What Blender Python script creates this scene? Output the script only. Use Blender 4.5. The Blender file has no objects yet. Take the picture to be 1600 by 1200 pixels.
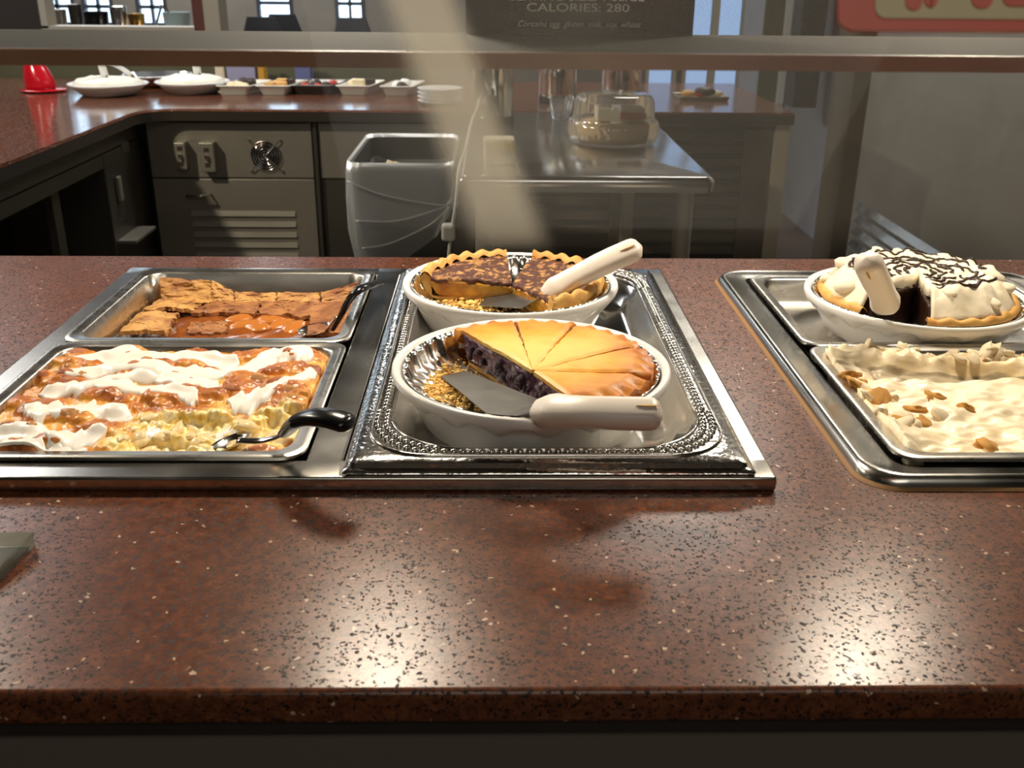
import bpy, bmesh, math, random
import numpy as np
from mathutils import Vector, noise, Matrix
random.seed(7)
PI = math.pi
sc = bpy.context.scene
col = sc.collection

# ------------------------------------------------------------------ camera
FPX, PITCH, YAW, ROLL = 1550.0, math.radians(22.6), math.radians(1.2), math.radians(0.55)
CAM = Vector((0, 0, 1.30))
fw = Vector((math.sin(YAW)*math.cos(PITCH), math.cos(YAW)*math.cos(PITCH), -math.sin(PITCH)))
_r = Vector((math.cos(YAW), -math.sin(YAW), 0)); _u = _r.cross(fw)
rt = _r*math.cos(ROLL) + _u*math.sin(ROLL); up = -_r*math.sin(ROLL) + _u*math.cos(ROLL)
cd = bpy.data.cameras.new('camera'); cam = bpy.data.objects.new('camera', cd); col.objects.link(cam)
cam.matrix_world = Matrix(((rt.x, up.x, -fw.x, CAM.x), (rt.y, up.y, -fw.y, CAM.y), (rt.z, up.z, -fw.z, CAM.z), (0, 0, 0, 1)))
cd.sensor_width = 36; cd.lens = FPX/1600*36; cd.clip_start = 0.02; cd.clip_end = 60
cd.dof.use_dof = True; cd.dof.focus_distance = 0.98; cd.dof.aperture_fstop = 13
sc.camera = cam

# ------------------------------------------------------------------ world, lamps, exposure
w = bpy.data.worlds.new('sky'); sc.world = w; w.use_nodes = True
bg = w.node_tree.nodes['Background']; bg.inputs[0].default_value = (0.72, 0.87, 1.0, 1); bg.inputs[1].default_value = 3.0

def lamp(name, kind, loc, energy, color, size=0.1, target=None, spot=None, blend=0.6, sy=None):
    d = bpy.data.lights.new(name, kind); d.energy = energy; d.color = color
    if kind == 'AREA':
        d.size = size
        if sy: d.shape = 'RECTANGLE'; d.size_y = sy
        else: d.shape = 'DISK'
    else: d.shadow_soft_size = size
    if kind == 'SPOT': d.spot_size = spot; d.spot_blend = blend
    o = bpy.data.objects.new(name, d); col.objects.link(o); o.location = loc
    if target is not None:
        o.rotation_euler = (Vector(target)-Vector(loc)).to_track_quat('-Z', 'Y').to_euler()
    return o
WARM = (1.0, 0.86, 0.68)
for _x, _e in ((-0.85, 9.5), (-0.16, 17.5), (0.55, 16.5)):     # row of low warming lamps above the dessert wells
    lamp('warming_lamp', 'SPOT', (_x, 1.20, 1.52), _e, WARM, 0.06, (_x, 0.95, 0.91), math.radians(150), 0.6)
lamp('counter_lamp', 'SPOT', (-1.70, 2.0, 2.05), 75, (1.0, 0.87, 0.66), 0.05, (-0.6, 3.0, 0.7), math.radians(130), 0.6)
lamp('rear_fill_light', 'SPOT', (-0.75, 3.35, 2.15), 40, (1.0, 0.95, 0.88), 0.06, (-0.75, 3.45, 0.91), math.radians(120), 0.7)  # unseen light added to brighten the rear pies and stone
lamp('unseen_fill_light', 'AREA', (0.3, -1.6, 2.95), 20, (1.0, 0.93, 0.82), 1.6, (0.3, -1.6, 0), sy=1.6)  # unseen front fill added behind the camera
lamp('unseen_fill_light', 'AREA', (-3.2, 4.5, 2.95), 60, (0.97, 0.97, 1.0), 1.6, (-3.2, 4.5, 0), sy=1.6)  # added out of view to fill the back area from the left
lamp('unseen_fill_light', 'AREA', (1.0, 4.6, 2.95), 34, (1.0, 0.93, 0.82), 0.8, (1.0, 4.6, 0), sy=0.8)  # unseen ambient fill added at the right rear
lamp('unseen_fill_light', 'AREA', (-2.6, 7.6, 2.95), 120, (0.95, 0.97, 1.0), 1.6, (-2.6, 7.6, 0), sy=1.6)  # added fill, out of view, to lift the far room

vs = sc.view_settings
vs.view_transform = 'Standard'; vs.look = 'None'; vs.gamma = 1; vs.exposure = 0.2; vs.use_curve_mapping = False
sc.cycles.use_denoising = True
sc.cycles.sample_clamp_indirect = 4.0
sc.cycles.caustics_reflective = True; sc.cycles.caustics_refractive = False; sc.cycles.blur_glossy = 0.6
sc.cycles.max_bounces = 10; sc.cycles.transparent_max_bounces = 16

# ------------------------------------------------------------------ helpers
def ray(x, y): return fw + rt*((x-800)/FPX) - up*((y-600)/FPX)
def at(x, y, z):
    d = ray(x, y); return CAM + d*((z-CAM.z)/d.z)
def atY(x, y, Y):
    d = ray(x, y); return CAM + d*(Y/d.y)
def atX(x, y, X):
    d = ray(x, y); return CAM + d*(X/d.x)
def srgb(r, g, b):
    f = lambda c: c/12.92 if c <= 0.04045 else ((c+0.055)/1.055)**2.4
    return (f(r/255), f(g/255), f(b/255), 1)
def nz(x, y, z=0.0, s=1.0): return noise.noise((x*s, y*s, z*s))

def thing(name, label, cat, loc, group=None):
    o = bpy.data.objects.new(name, None); col.objects.link(o); o.location = loc; o.empty_display_size = 0.02
    o['label'] = label; o['category'] = cat
    if group: o['group'] = group
    return o
def origin(o):
    v = Vector((0, 0, 0))
    while o is not None: v += Vector(o.location); o = o.parent
    return v
def obj(name, V, F, mat, parent=None, smooth=False, base=None, angle=None, flat=None):
    """V in world coordinates; local coordinates are relative to parent (or to base)"""
    me = bpy.data.meshes.new(name)
    o = bpy.data.objects.new(name, me); col.objects.link(o)
    if parent is not None: o.parent = parent; off = origin(parent)
    else:
        A = np.array([tuple(v) for v in V]); mn, mx = A.min(0), A.max(0)
        off = Vector(base) if base is not None else Vector(((mn[0]+mx[0])/2, (mn[1]+mx[1])/2, mn[2]))
        o.location = off
    me.from_pydata([(v[0]-off[0], v[1]-off[1], v[2]-off[2]) for v in V], [], F)
    me.materials.append(mat)
    me.validate(); me.update()
    if smooth:
        me.polygons.foreach_set('use_smooth', [True]*len(me.polygons))
        if angle: 
            try: me.set_sharp_from_angle(angle=math.radians(angle))
            except Exception: pass
        if flat:
            for p in me.polygons:
                if p.area > flat: p.use_smooth = False
    return o
def tag(o, label, cat, group=None, kind=None):
    if label: o['label'] = label
    if cat: o['category'] = cat
    if group: o['group'] = group
    if kind: o['kind'] = kind
    return o
def struct(o, label=None):
    o['kind'] = 'structure'
    if label: o['label'] = label
    return o
def merge(*ms):
    V, F = [], []
    for v, f in ms:
        n = len(V); V += [tuple(p) for p in v]; F += [tuple(i+n for i in q) for q in f]
    return V, F
def box(x0, x1, y0, y1, z0, z1, b=0.0, seg=2):
    if b <= 0:
        V = [(x0,y0,z0),(x1,y0,z0),(x1,y1,z0),(x0,y1,z0),(x0,y0,z1),(x1,y0,z1),(x1,y1,z1),(x0,y1,z1)]
        return V, [(0,3,2,1),(4,5,6,7),(0,1,5,4),(1,2,6,5),(2,3,7,6),(3,0,4,7)]
    bm = bmesh.new(); bmesh.ops.create_cube(bm, size=1)
    for v in bm.verts: v.co = ((x0+x1)/2+v.co.x*(x1-x0), (y0+y1)/2+v.co.y*(y1-y0), (z0+z1)/2+v.co.z*(z1-z0))
    bmesh.ops.bevel(bm, geom=bm.edges[:], offset=b, segments=seg, profile=0.5, affect='EDGES')
    return from_bm(bm)
def from_bm(bm):
    bm.verts.ensure_lookup_table()
    for i, v in enumerate(bm.verts): v.index = i
    V = [tuple(v.co) for v in bm.verts]; F = [tuple(v.index for v in f.verts) for f in bm.faces]
    bm.free(); return V, F
def rr(x0, x1, y0, y1, r, z, n=6):
    P = []
    for cx, cy, a in ((x1-r, y1-r, 0), (x0+r, y1-r, 90), (x0+r, y0+r, 180), (x1-r, y0+r, 270)):
        for i in range(n+1):
            t = math.radians(a+90*i/n); P.append((cx+r*math.cos(t), cy+r*math.sin(t), z))
    return P
def loft(loops, cap0=False, cap1=False, close=False):
    V, F = [], []; n = len(loops[0])
    for L in loops: V += L
    m = len(loops)
    for k in range(m if close else m-1):
        a, b = k*n, ((k+1) % m)*n
        for i in range(n):
            j = (i+1) % n; F.append((a+i, a+j, b+j, b+i))
    if cap0: F.append(tuple(range(n-1, -1, -1)))
    if cap1: F.append(tuple((m-1)*n+i for i in range(n)))
    return V, F
def lathe(prof, c, n=64, cap0=False, cap1=False, fr=None):
    """prof [(r,z)], c centre (x,y); fr(k,theta,r,z)->(r,z)"""
    L = []
    for k, (r, z) in enumerate(prof):
        R = []
        for i in range(n):
            t = 2*PI*i/n; q = fr(k, t, r, z) if fr else (r, z)
            R.append((c[0]+q[0]*math.cos(t), c[1]+q[0]*math.sin(t), q[1]))
        L.append(R)
    return loft(L, cap0, cap1)
def tube(path, rad, n=10, flat=1.0, upv=(0, 0, 1), cap=True):
    """rad: float or list; flat: thickness ratio along upv"""
    P = [Vector(p) for p in path]; m = len(P); L = []
    for k in range(m):
        t = (P[min(k+1, m-1)]-P[max(k-1, 0)]).normalized()
        s = t.cross(Vector(upv))
        if s.length < 1e-4: s = t.cross(Vector((0, 1, 0)))
        s.normalize(); q = s.cross(t)
        r = rad[k] if isinstance(rad, (list, tuple)) else rad
        fl = flat[k] if isinstance(flat, (list, tuple)) else flat
        L.append([tuple(P[k]+s*(r*math.cos(2*PI*i/n))+q*(r*fl*math.sin(2*PI*i/n))) for i in range(n)])
    return loft(L, cap, cap)
def smooth_path(pts, n=8):
    P = [Vector(p) for p in pts]; P = [P[0]*2-P[1]]+P+[P[-1]*2-P[-2]]; out = []
    for k in range(1, len(P)-2):
        for i in range(n):
            t = i/n; a, b, c, d = P[k-1], P[k], P[k+1], P[k+2]
            out.append(0.5*((2*b)+(c-a)*t+(2*a-5*b+4*c-d)*t*t+(3*b-a-3*c+d)*t**3))
    out.append(P[-2]); return out
def grid_slab(xs, ys, z0, z1, holes):
    """flat slab with rectangular holes; holes are (i,j) cells"""
    nx, ny = len(xs)-1, len(ys)-1; H = set(holes)
    V = []; idx = {}
    def vi(i, j, k):
        if (i, j, k) not in idx:
            idx[(i, j, k)] = len(V); V.append((xs[i], ys[j], (z0, z1)[k]))
        return idx[(i, j, k)]
    F = []
    solid = lambda i, j: 0 <= i < nx and 0 <= j < ny and (i, j) not in H
    for i in range(nx):
        for j in range(ny):
            if not solid(i, j): continue
            F.append((vi(i,j,1), vi(i+1,j,1), vi(i+1,j+1,1), vi(i,j+1,1)))
            F.append((vi(i,j,0), vi(i,j+1,0), vi(i+1,j+1,0), vi(i+1,j,0)))
            if not solid(i-1, j): F.append((vi(i,j,0), vi(i,j,1), vi(i,j+1,1), vi(i,j+1,0)))
            if not solid(i+1, j): F.append((vi(i+1,j,0), vi(i+1,j+1,0), vi(i+1,j+1,1), vi(i+1,j,1)))
            if not solid(i, j-1): F.append((vi(i,j,0), vi(i+1,j,0), vi(i+1,j,1), vi(i,j,1)))
            if not solid(i, j+1): F.append((vi(i,j+1,0), vi(i,j+1,1), vi(i+1,j+1,1), vi(i+1,j+1,0)))
    return V, F
def bevelled(VF, off, ang=60, seg=3):
    bm = bmesh.new(); vs_ = [bm.verts.new(v) for v in VF[0]]
    for f in VF[1]: bm.faces.new([vs_[i] for i in f])
    bm.normal_update()
    bmesh.ops.dissolve_limit(bm, angle_limit=0.01, verts=bm.verts[:], edges=bm.edges[:]) if False else None
    E = [e for e in bm.edges if len(e.link_faces) == 2 and e.calc_face_angle(0) > math.radians(ang)]
    bmesh.ops.bevel(bm, geom=E, offset=off, segments=seg, profile=0.5, affect='EDGES')
    return from_bm(bm)
def surf(nx, ny, fn, flip=False):
    V = [fn(i/nx, j/ny) for j in range(ny+1) for i in range(nx+1)]
    F = []
    for j in range(ny):
        for i in range(nx):
            a = j*(nx+1)+i; q = (a, a+1, a+nx+2, a+nx+1); F.append(q[::-1] if flip else q)
    return V, F
def shell(nx, ny, top, thick):
    """a surface patch with thickness (thick(u,v) or float)"""
    V, F = surf(nx, ny, top)
    n = len(V); B = []
    for j in range(ny+1):
        for i in range(nx+1):
            p = V[j*(nx+1)+i]; t = thick(i/nx, j/ny) if callable(thick) else thick
            B.append((p[0], p[1], p[2]-t))
    F2 = [tuple(k+n for k in f[::-1]) for f in F]
    rim = [i for i in range(nx+1)] + [j*(nx+1)+nx for j in range(1, ny+1)] + [ny*(nx+1)+i for i in range(nx-1, -1, -1)] + [j*(nx+1) for j in range(ny-1, 0, -1)]
    S = [(rim[k], rim[k]+n, rim[(k+1) % len(rim)]+n, rim[(k+1) % len(rim)]) for k in range(len(rim))]
    return V+B, F+F2+S
def blob(seed, amp=0.25, freq=1.4, sub=2, sc3=(1, 1, 1)):
    bm = bmesh.new(); bmesh.ops.create_icosphere(bm, subdivisions=sub, radius=1)
    for v in bm.verts:
        d = v.co.normalized(); k = 1+amp*noise.noise(d*freq+Vector((seed*7.3, seed*3.1, seed)))+amp*0.4*noise.noise(d*freq*2.7+Vector((seed, 5.2, seed*2)))
        v.co = Vector((d.x*k*sc3[0], d.y*k*sc3[1], d.z*k*sc3[2]))
    return from_bm(bm)
def blob_mesh(name, seed, mat, **k):
    V, F = blob(seed, **k); me = bpy.data.meshes.new(name); me.from_pydata(V, [], F); me.materials.append(mat)
    me.polygons.foreach_set('use_smooth', [True]*len(me.polygons)); me.update(); return me
def place(name, me, loc, scale, rot, parent=None):
    o = bpy.data.objects.new(name, me); col.objects.link(o)
    if parent is not None: o.parent = parent; loc = Vector(loc)-origin(parent)
    o.location = loc; o.scale = scale; o.rotation_euler = rot; return o

# ------------------------------------------------------------------ materials
def new_mat(name):
    m = bpy.data.materials.new(name); m.use_nodes = True
    nt = m.node_tree; return m, nt, nt.nodes['Principled BSDF']
def N(nt, t, **kw):
    n = nt.nodes.new(t)
    for k, v in kw.items():
        if k in n.inputs: n.inputs[k].default_value = v
        else: setattr(n, k, v)
    return n
def ramp(nt, fac, stops):
    r = nt.nodes.new('ShaderNodeValToRGB'); e = r.color_ramp.elements
    while len(e) < len(stops): e.new(0.5)
    for k, (p, c) in enumerate(stops): e[k].position = p; e[k].color = c if len(c) == 4 else (*c, 1)
    nt.links.new(fac, r.inputs[0]); return r
def simple(name, c, rough=0.5, metal=0.0, spec=0.5, bump=None, var=None, coat=0.0, trans=0.0):
    """var=(scale, colour2, lo, hi) mixes a second colour by noise; bump=(scale, strength, dist)"""
    m, nt, b = new_mat(name)
    b.inputs['Base Color'].default_value = c; b.inputs['Roughness'].default_value = rough; b.inputs['Metallic'].default_value = metal
    b.inputs['Specular IOR Level'].default_value = spec; b.inputs['Coat Weight'].default_value = coat; b.inputs['Coat Roughness'].default_value = 0.12
    if trans: b.inputs['Transmission Weight'].default_value = trans
    tc = N(nt, 'ShaderNodeTexCoord')
    if var:
        n = N(nt, 'ShaderNodeTexNoise', Scale=var[0], Detail=6.0, Roughness=0.6); nt.links.new(tc.outputs['Object'], n.inputs['Vector'])
        r = ramp(nt, n.outputs['Fac'], [(var[2], c), (var[3], var[1])]); nt.links.new(r.outputs[0], b.inputs['Base Color'])
    if bump:
        n2 = N(nt, 'ShaderNodeTexNoise', Scale=bump[0], Detail=5.0); nt.links.new(tc.outputs['Object'], n2.inputs['Vector'])
        bp = N(nt, 'ShaderNodeBump', Strength=bump[1], Distance=bump[2]); nt.links.new(n2.outputs['Fac'], bp.inputs['Height']); nt.links.new(bp.outputs[0], b.inputs['Normal'])
    return m
def steel(name, c=(0.60, 0.58, 0.55, 1), rough=0.25, scratch=(6, 160, 40), rv=0.12, bump=0.02, metal=1.0):
    m, nt, b = new_mat(name)
    b.inputs['Metallic'].default_value = metal; b.inputs['Base Color'].default_value = c
    tc = N(nt, 'ShaderNodeTexCoord'); mp = N(nt, 'ShaderNodeMapping'); mp.inputs['Scale'].default_value = scratch
    n = N(nt, 'ShaderNodeTexNoise', Scale=1.0, Detail=5.0); nt.links.new(tc.outputs['Object'], mp.inputs[0]); nt.links.new(mp.outputs[0], n.inputs['Vector'])
    n2 = N(nt, 'ShaderNodeTexNoise', Scale=9.0, Detail=4.0); nt.links.new(tc.outputs['Object'], n2.inputs['Vector'])
    ad = N(nt, 'ShaderNodeMath', operation='ADD'); nt.links.new(n.outputs['Fac'], ad.inputs[0]); nt.links.new(n2.outputs['Fac'], ad.inputs[1])
    mr = N(nt, 'ShaderNodeMapRange'); mr.inputs['From Min'].default_value = 0.6; mr.inputs['From Max'].default_value = 1.4
    mr.inputs['To Min'].default_value = max(0.03, rough-rv); mr.inputs['To Max'].default_value = rough+rv
    nt.links.new(ad.outputs[0], mr.inputs[0]); nt.links.new(mr.outputs[0], b.inputs['Roughness'])
    if bump:
        bp = N(nt, 'ShaderNodeBump', Strength=bump*5, Distance=0.0006); nt.links.new(n.outputs['Fac'], bp.inputs['Height']); nt.links.new(bp.outputs[0], b.inputs['Normal'])
    return m
def quartz(name='brown_quartz', r0=0.23, r1=0.35, sp_=0.40):
    m, nt, b = new_mat(name); L = nt.links.new
    tc = N(nt, 'ShaderNodeTexCoord')
    n = N(nt, 'ShaderNodeTexNoise', Scale=150.0, Detail=8.0, Roughness=0.8); L(tc.outputs['Object'], n.inputs['Vector'])
    base = ramp(nt, n.outputs['Fac'], [(0.30, srgb(44, 24, 15)), (0.46, srgb(88, 48, 29)), (0.60, srgb(118, 67, 41)), (0.76, srgb(150, 92, 57))])
    # dark grains
    nd = N(nt, 'ShaderNodeTexNoise', Scale=260.0, Detail=3.0); L(tc.outputs['Object'], nd.inputs['Vector'])
    sb = N(nt, 'ShaderNodeVectorMath', operation='MULTIPLY_ADD'); L(nd.outputs['Color'], sb.inputs[0]); sb.inputs[1].default_value = (0.007, 0.007, 0.007); L(tc.outputs['Object'], sb.inputs[2])
    v1 = N(nt, 'ShaderNodeTexVoronoi', Scale=400.0); L(sb.outputs[0], v1.inputs['Vector'])
    sp = N(nt, 'ShaderNodeSeparateColor'); L(v1.outputs['Color'], sp.inputs[0])
    g1 = N(nt, 'ShaderNodeMath', operation='LESS_THAN'); L(v1.outputs['Distance'], g1.inputs[0]); g1.inputs[1].default_value = 0.52
    g2 = N(nt, 'ShaderNodeMath', operation='GREATER_THAN'); L(sp.outputs[0], g2.inputs[0]); g2.inputs[1].default_value = 0.73
    g = N(nt, 'ShaderNodeMath', operation='MULTIPLY'); L(g1.outputs[0], g.inputs[0]); L(g2.outputs[0], g.inputs[1])
    mx = N(nt, 'ShaderNodeMix', data_type='RGBA'); L(g.outputs[0], mx.inputs['Factor']); L(base.outputs[0], mx.inputs[6]); mx.inputs[7].default_value = srgb(32, 16, 12)
    # pale flakes
    v2 = N(nt, 'ShaderNodeTexVoronoi', Scale=230.0); L(sb.outputs[0], v2.inputs['Vector'])
    s2 = N(nt, 'ShaderNodeSeparateColor'); L(v2.outputs['Color'], s2.inputs[0])
    h1 = N(nt, 'ShaderNodeMath', operation='LESS_THAN'); L(v2.outputs['Distance'], h1.inputs[0]); h1.inputs[1].default_value = 0.34
    h2 = N(nt, 'ShaderNodeMath', operation='GREATER_THAN'); L(s2.outputs[1], h2.inputs[0]); h2.inputs[1].default_value = 0.965
    h = N(nt, 'ShaderNodeMath', operation='MULTIPLY'); L(h1.outputs[0], h.inputs[0]); L(h2.outputs[0], h.inputs[1])
    mx2 = N(nt, 'ShaderNodeMix', data_type='RGBA'); L(h.outputs[0], mx2.inputs['Factor']); L(mx.outputs[2], mx2.inputs[6]); mx2.inputs[7].default_value = srgb(196, 168, 142)
    L(mx2.outputs[2], b.inputs['Base Color'])
    n3 = N(nt, 'ShaderNodeTexNoise', Scale=14.0, Detail=5.0); L(tc.outputs['Object'], n3.inputs['Vector'])
    mr = N(nt, 'ShaderNodeMapRange'); mr.inputs['To Min'].default_value = r0; mr.inputs['To Max'].default_value = r1; L(n3.outputs['Fac'], mr.inputs[0])
    rg = N(nt, 'ShaderNodeMath', operation='MULTIPLY_ADD'); L(g.outputs[0], rg.inputs[0]); rg.inputs[1].default_value = 0.35; L(mr.outputs[0], rg.inputs[2]); L(rg.outputs[0], b.inputs['Roughness'])
    b.inputs['Specular IOR Level'].default_value = sp_
    bp = N(nt, 'ShaderNodeBump', Strength=0.3, Distance=0.0004); L(g.outputs[0], bp.inputs['Height']); bp.invert = True; L(bp.outputs[0], b.inputs['Normal'])
    return m
def clear(name, tint=(0.95, 0.97, 0.97, 1), refl=1.0, rough=0.05, film=0.0, filmc=(0.8, 0.8, 0.8, 1), ior=1.45):
    """thin clear sheet: straight-through plus fresnel gloss, optional milky film"""
    m = bpy.data.materials.new(name); m.use_nodes = True; nt = m.node_tree; nt.nodes.clear(); L = nt.links.new
    out = N(nt, 'ShaderNodeOutputMaterial'); t = N(nt, 'ShaderNodeBsdfTransparent'); t.inputs[0].default_value = tint
    g = N(nt, 'ShaderNodeBsdfGlossy'); g.inputs['Roughness'].default_value = rough; g.inputs[0].default_value = (refl, refl, refl, 1)
    fr = N(nt, 'ShaderNodeFresnel', IOR=ior); mx = N(nt, 'ShaderNodeMixShader'); L(fr.outputs[0], mx.inputs[0]); L(t.outputs[0], mx.inputs[1]); L(g.outputs[0], mx.inputs[2])
    last = mx
    if film:
        d = N(nt, 'ShaderNodeBsdfDiffuse'); d.inputs[0].default_value = filmc; tr = N(nt, 'ShaderNodeBsdfTranslucent'); tr.inputs[0].default_value = filmc
        ms = N(nt, 'ShaderNodeMixShader'); ms.inputs[0].default_value = 0.5; L(d.outputs[0], ms.inputs[1]); L(tr.outputs[0], ms.inputs[2])
        m2 = N(nt, 'ShaderNodeMixShader'); m2.inputs[0].default_value = film; L(mx.outputs[0], m2.inputs[1]); L(ms.outputs[0], m2.inputs[2]); last = m2
    L(last.outputs[0], out.inputs[0]); return m

M = {}
M['quartz'] = quartz(); M['quartz2'] = quartz('polished_brown_quartz', 0.08, 0.16, 0.9)
M['steel'] = steel('brushed_steel', (0.54, 0.52, 0.48, 1), 0.23, (14, 14, 14), 0.08, 0.004)
M['pan'] = steel('pan_steel', (0.62, 0.595, 0.55, 1), 0.28, (20, 60, 60), 0.08)
M['polish'] = steel('polished_steel', (0.78, 0.76, 0.72, 1), 0.14, (30, 30, 30), 0.06, 0.01)
M['satin'] = steel('satin_steel', (0.36, 0.33, 0.28, 1), 0.42, (3, 3, 120), 0.08, metal=0.6)
M['satind'] = steel('dark_satin_steel', (0.11, 0.10, 0.085, 1), 0.36, (3, 3, 120), 0.08, metal=0.6)
M['blade'] = steel('blade_steel', (0.22, 0.215, 0.205, 1), 0.42, (40, 40, 40), 0.06, 0.005)
M['foil'] = steel('foil', (0.78, 0.77, 0.74, 1), 0.2, (60, 60, 60), 0.1, 0.12)
M['melamine'] = simple('white_melamine', srgb(246, 244, 241), 0.22, bump=(60, 0.05, 0.001))
M['handle'] = simple('white_plastic', srgb(246, 236, 224), 0.38, bump=(180, 0.12, 0.0006), var=(14, srgb(234, 218, 198), 0.55, 0.8))
M['black'] = simple('black_plastic', srgb(20, 20, 21), 0.22)
M['dark'] = simple('dark_laminate', srgb(40, 34, 31), 0.5, var=(20, srgb(50, 42, 38), 0.3, 0.7))
M['rubber'] = simple('black_gap', srgb(16, 15, 14), 0.6)

# ------------------------------------------------------------------ the setting
M['floor'] = simple('floor_tile', srgb(78, 66, 60), 0.5, var=(8, srgb(66, 56, 52), 0.35, 0.7))
M['wall'] = simple('painted_wall', srgb(128, 120, 108), 0.7, var=(5, srgb(116, 108, 98), 0.3, 0.7))
M['bluewall'] = simple('blue_grey_panel', srgb(122, 124, 130), 0.45, var=(3, srgb(112, 114, 122), 0.3, 0.7))
M['greenwall'] = simple('olive_wall', srgb(92, 92, 74), 0.5, var=(6, srgb(80, 82, 66), 0.3, 0.7))
M['ceil'] = simple('ceiling_paint', srgb(84, 80, 74), 0.8)
M['darkwall'] = simple('dark_brown_wall', srgb(52, 44, 38), 0.55)
M['beige'] = simple('beige_paint', srgb(176, 166, 148), 0.5)
M['brownpost'] = simple('brown_post', srgb(98, 86, 68), 0.5)
M['redwall'] = simple('red_brown_wall', srgb(104, 56, 48), 0.6)
M['glass'] = clear('window_glass', (0.92, 0.96, 1.0, 1))
M['tint'] = clear('cooler_glass', (0.36, 0.40, 0.47, 1), film=0.06)
M['frame'] = simple('dark_window_frame', srgb(60, 62, 70), 0.4)
struct(obj('floor', *box(-5, 5, -4, 9.6, -0.1, 0), M['floor']))
struct(obj('ceiling', *box(-5, 5, -4, 9.6, 3.0, 3.1), M['ceil']))
struct(obj('wall_left', *box(-5.1, -5, -4, 9.6, 0, 3.0), M['wall']))
struct(obj('wall_front', *box(-5, 5, -4.1, -4, 0, 3.0), M['wall']))
struct(obj('wall_right', *box(1.70, 1.80, 2.0, 6.0, 0, 3.0), M['bluewall']))
struct(obj('wall_dining', *box(5.0, 5.1, -4, 2.0, 0, 3.0), M['wall']))
struct(obj('wall_return', *box(1.80, 5.0, 2.0, 2.1, 0, 3.0), M['wall']))
def wall_holes(name, xs, zs, y0, y1, holes, mat):
    V, F = grid_slab(xs, zs, -y1, -y0, holes)
    return struct(obj(name, [(v[0], -v[2], v[1]) for v in V], [f[::-1] for f in F], mat))
YB = 9.5
def wx(px, Y, py=20): return atY(px, py, Y).x
def wz(py, Y, px=800): return atY(px, py, Y).z
xs = [-5, wx(62, YB), wx(118, YB), wx(130, YB), wx(178, YB), wx(214, YB), wx(262, YB), wx(402, YB), wx(458, YB), wx(524, YB), wx(570, YB), 0.78]
zs = [0, wz(46, YB), 2.4, 3.0]
wall_holes('wall_back', xs, zs, YB, YB+0.12, [(1, 1), (3, 1), (5, 1), (7, 1), (9, 1)], M['wall'])
for k, (a, b_) in enumerate(((1, 2), (3, 4), (5, 6), (7, 8), (9, 10))):
    x0, x1, z0, z1 = xs[a], xs[b_], zs[1], zs[2]
    wn = thing('window_%d' % (k+1), 'tall bright window in the far dining room wall', 'window', ((x0+x1)/2, YB, z0)); del wn['category']; del wn['label']
    wn['kind'] = 'structure'
    fr_ = merge(box(x0, x0+0.03, YB-0.01, YB+0.05, z0, z1), box(x1-0.03, x1, YB-0.01, YB+0.05, z0, z1), box(x0, x1, YB-0.01, YB+0.05, z0, z0+0.03))
    obj('window_frame', *fr_, M['frame'], wn)
    zm = wz(8 if k > 2 else 16, YB)
    obj('mullion', *box(x0, x1, YB, YB+0.04, zm-0.015, zm+0.015), M['frame'], wn)
    if k != 3: obj('mullion', *box((x0+x1)/2-0.012, (x0+x1)/2+0.012, YB, YB+0.04, z0, z1), M['frame'], wn)
    obj('pane', *box(x0+0.03, x1-0.03, YB+0.015, YB+0.022, z0+0.03, z1-0.03), M['glass'], wn)
# nearer rear wall on the right with a pale blue cooler window
YR = 5.95
xr = [0.78, wx(1092, YR, 80), wx(1118, YR, 80), wx(1128, YR, 80), wx(1176, YR, 80), 1.70]
xr = [0.70, wx(1010, YR, 80), wx(1058, YR, 80), wx(1068, YR, 80), wx(1160, YR, 80), 1.70]
zr = [0, wz(152, YR, 1100), 1.7, 3.0]
wall_holes('wall_rear_right', xr, zr, YR, YR+0.1, [(1, 1), (3, 1)], M['darkwall'])
struct(obj('wall_rear_return', *box(0.70, 0.78, YR+0.1, YB, 0, 3.0), M['darkwall']))
for k, (a, b_) in enumerate(((1, 2), (3, 4))):
    x0, x1, z0, z1 = xr[a], xr[b_], zr[1], zr[2]
    wn = thing('window_%d' % (k+6), '', '', ((x0+x1)/2, YR, z0)); del wn['category']; del wn['label']; wn['kind'] = 'structure'
    obj('window_frame', *merge(box(x0, x0+0.02, YR-0.02, YR+0.03, z0, z1), box(x1-0.02, x1, YR-0.02, YR+0.03, z0, z1), box(x0, x1, YR-0.02, YR+0.03, z0, z0+0.02)), M['satin'], wn)
    if k == 1: obj('mullion', *box((x0+x1)/2-0.02, (x0+x1)/2+0.02, YR-0.01, YR+0.03, z0, z1), M['satin'], wn)
    obj('pane', *box(x0+0.02, x1-0.02, YR+0.012, YR+0.02, z0+0.02, z1), M['tint'], wn)
# left service wall with a framed pass-through opening
YL = 5.6
xl = [-5, wx(64, YL), wx(303, YL), wx(322, YL), wx(346, YL)]
zl = [0, wz(45, YL, 200), 1.9, 3.0]
wall_holes('wall_left_service', xl[:3]+[xl[3]], zl, YL, YL+0.1, [(1, 1)], M['darkwall'])
fr_ = merge(box(xl[1], xl[1]+0.035, YL-0.02, YL+0.1, zl[1], zl[2]), box(xl[1], xl[2], YL-0.02, YL+0.1, zl[1]-0.015, zl[1]+0.012))
struct(obj('trim_1', *fr_, M['beige']))
struct(obj('trim_2', *box(xl[3], xl[4], YL-0.05, YL+0.12, 0, 3.0), M['beige']))
struct(obj('trim_3', *box(xl[2]-0.005, xl[3], YL-0.012, YL, 0.9, 3.0), M['redwall']))
# low splash wall behind the rear counter
struct(obj('wall_low_partition', *box(-2.6, wx(690, 3.98, 120), 3.96, 4.02, 0, 0.975), M['greenwall']))
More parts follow.
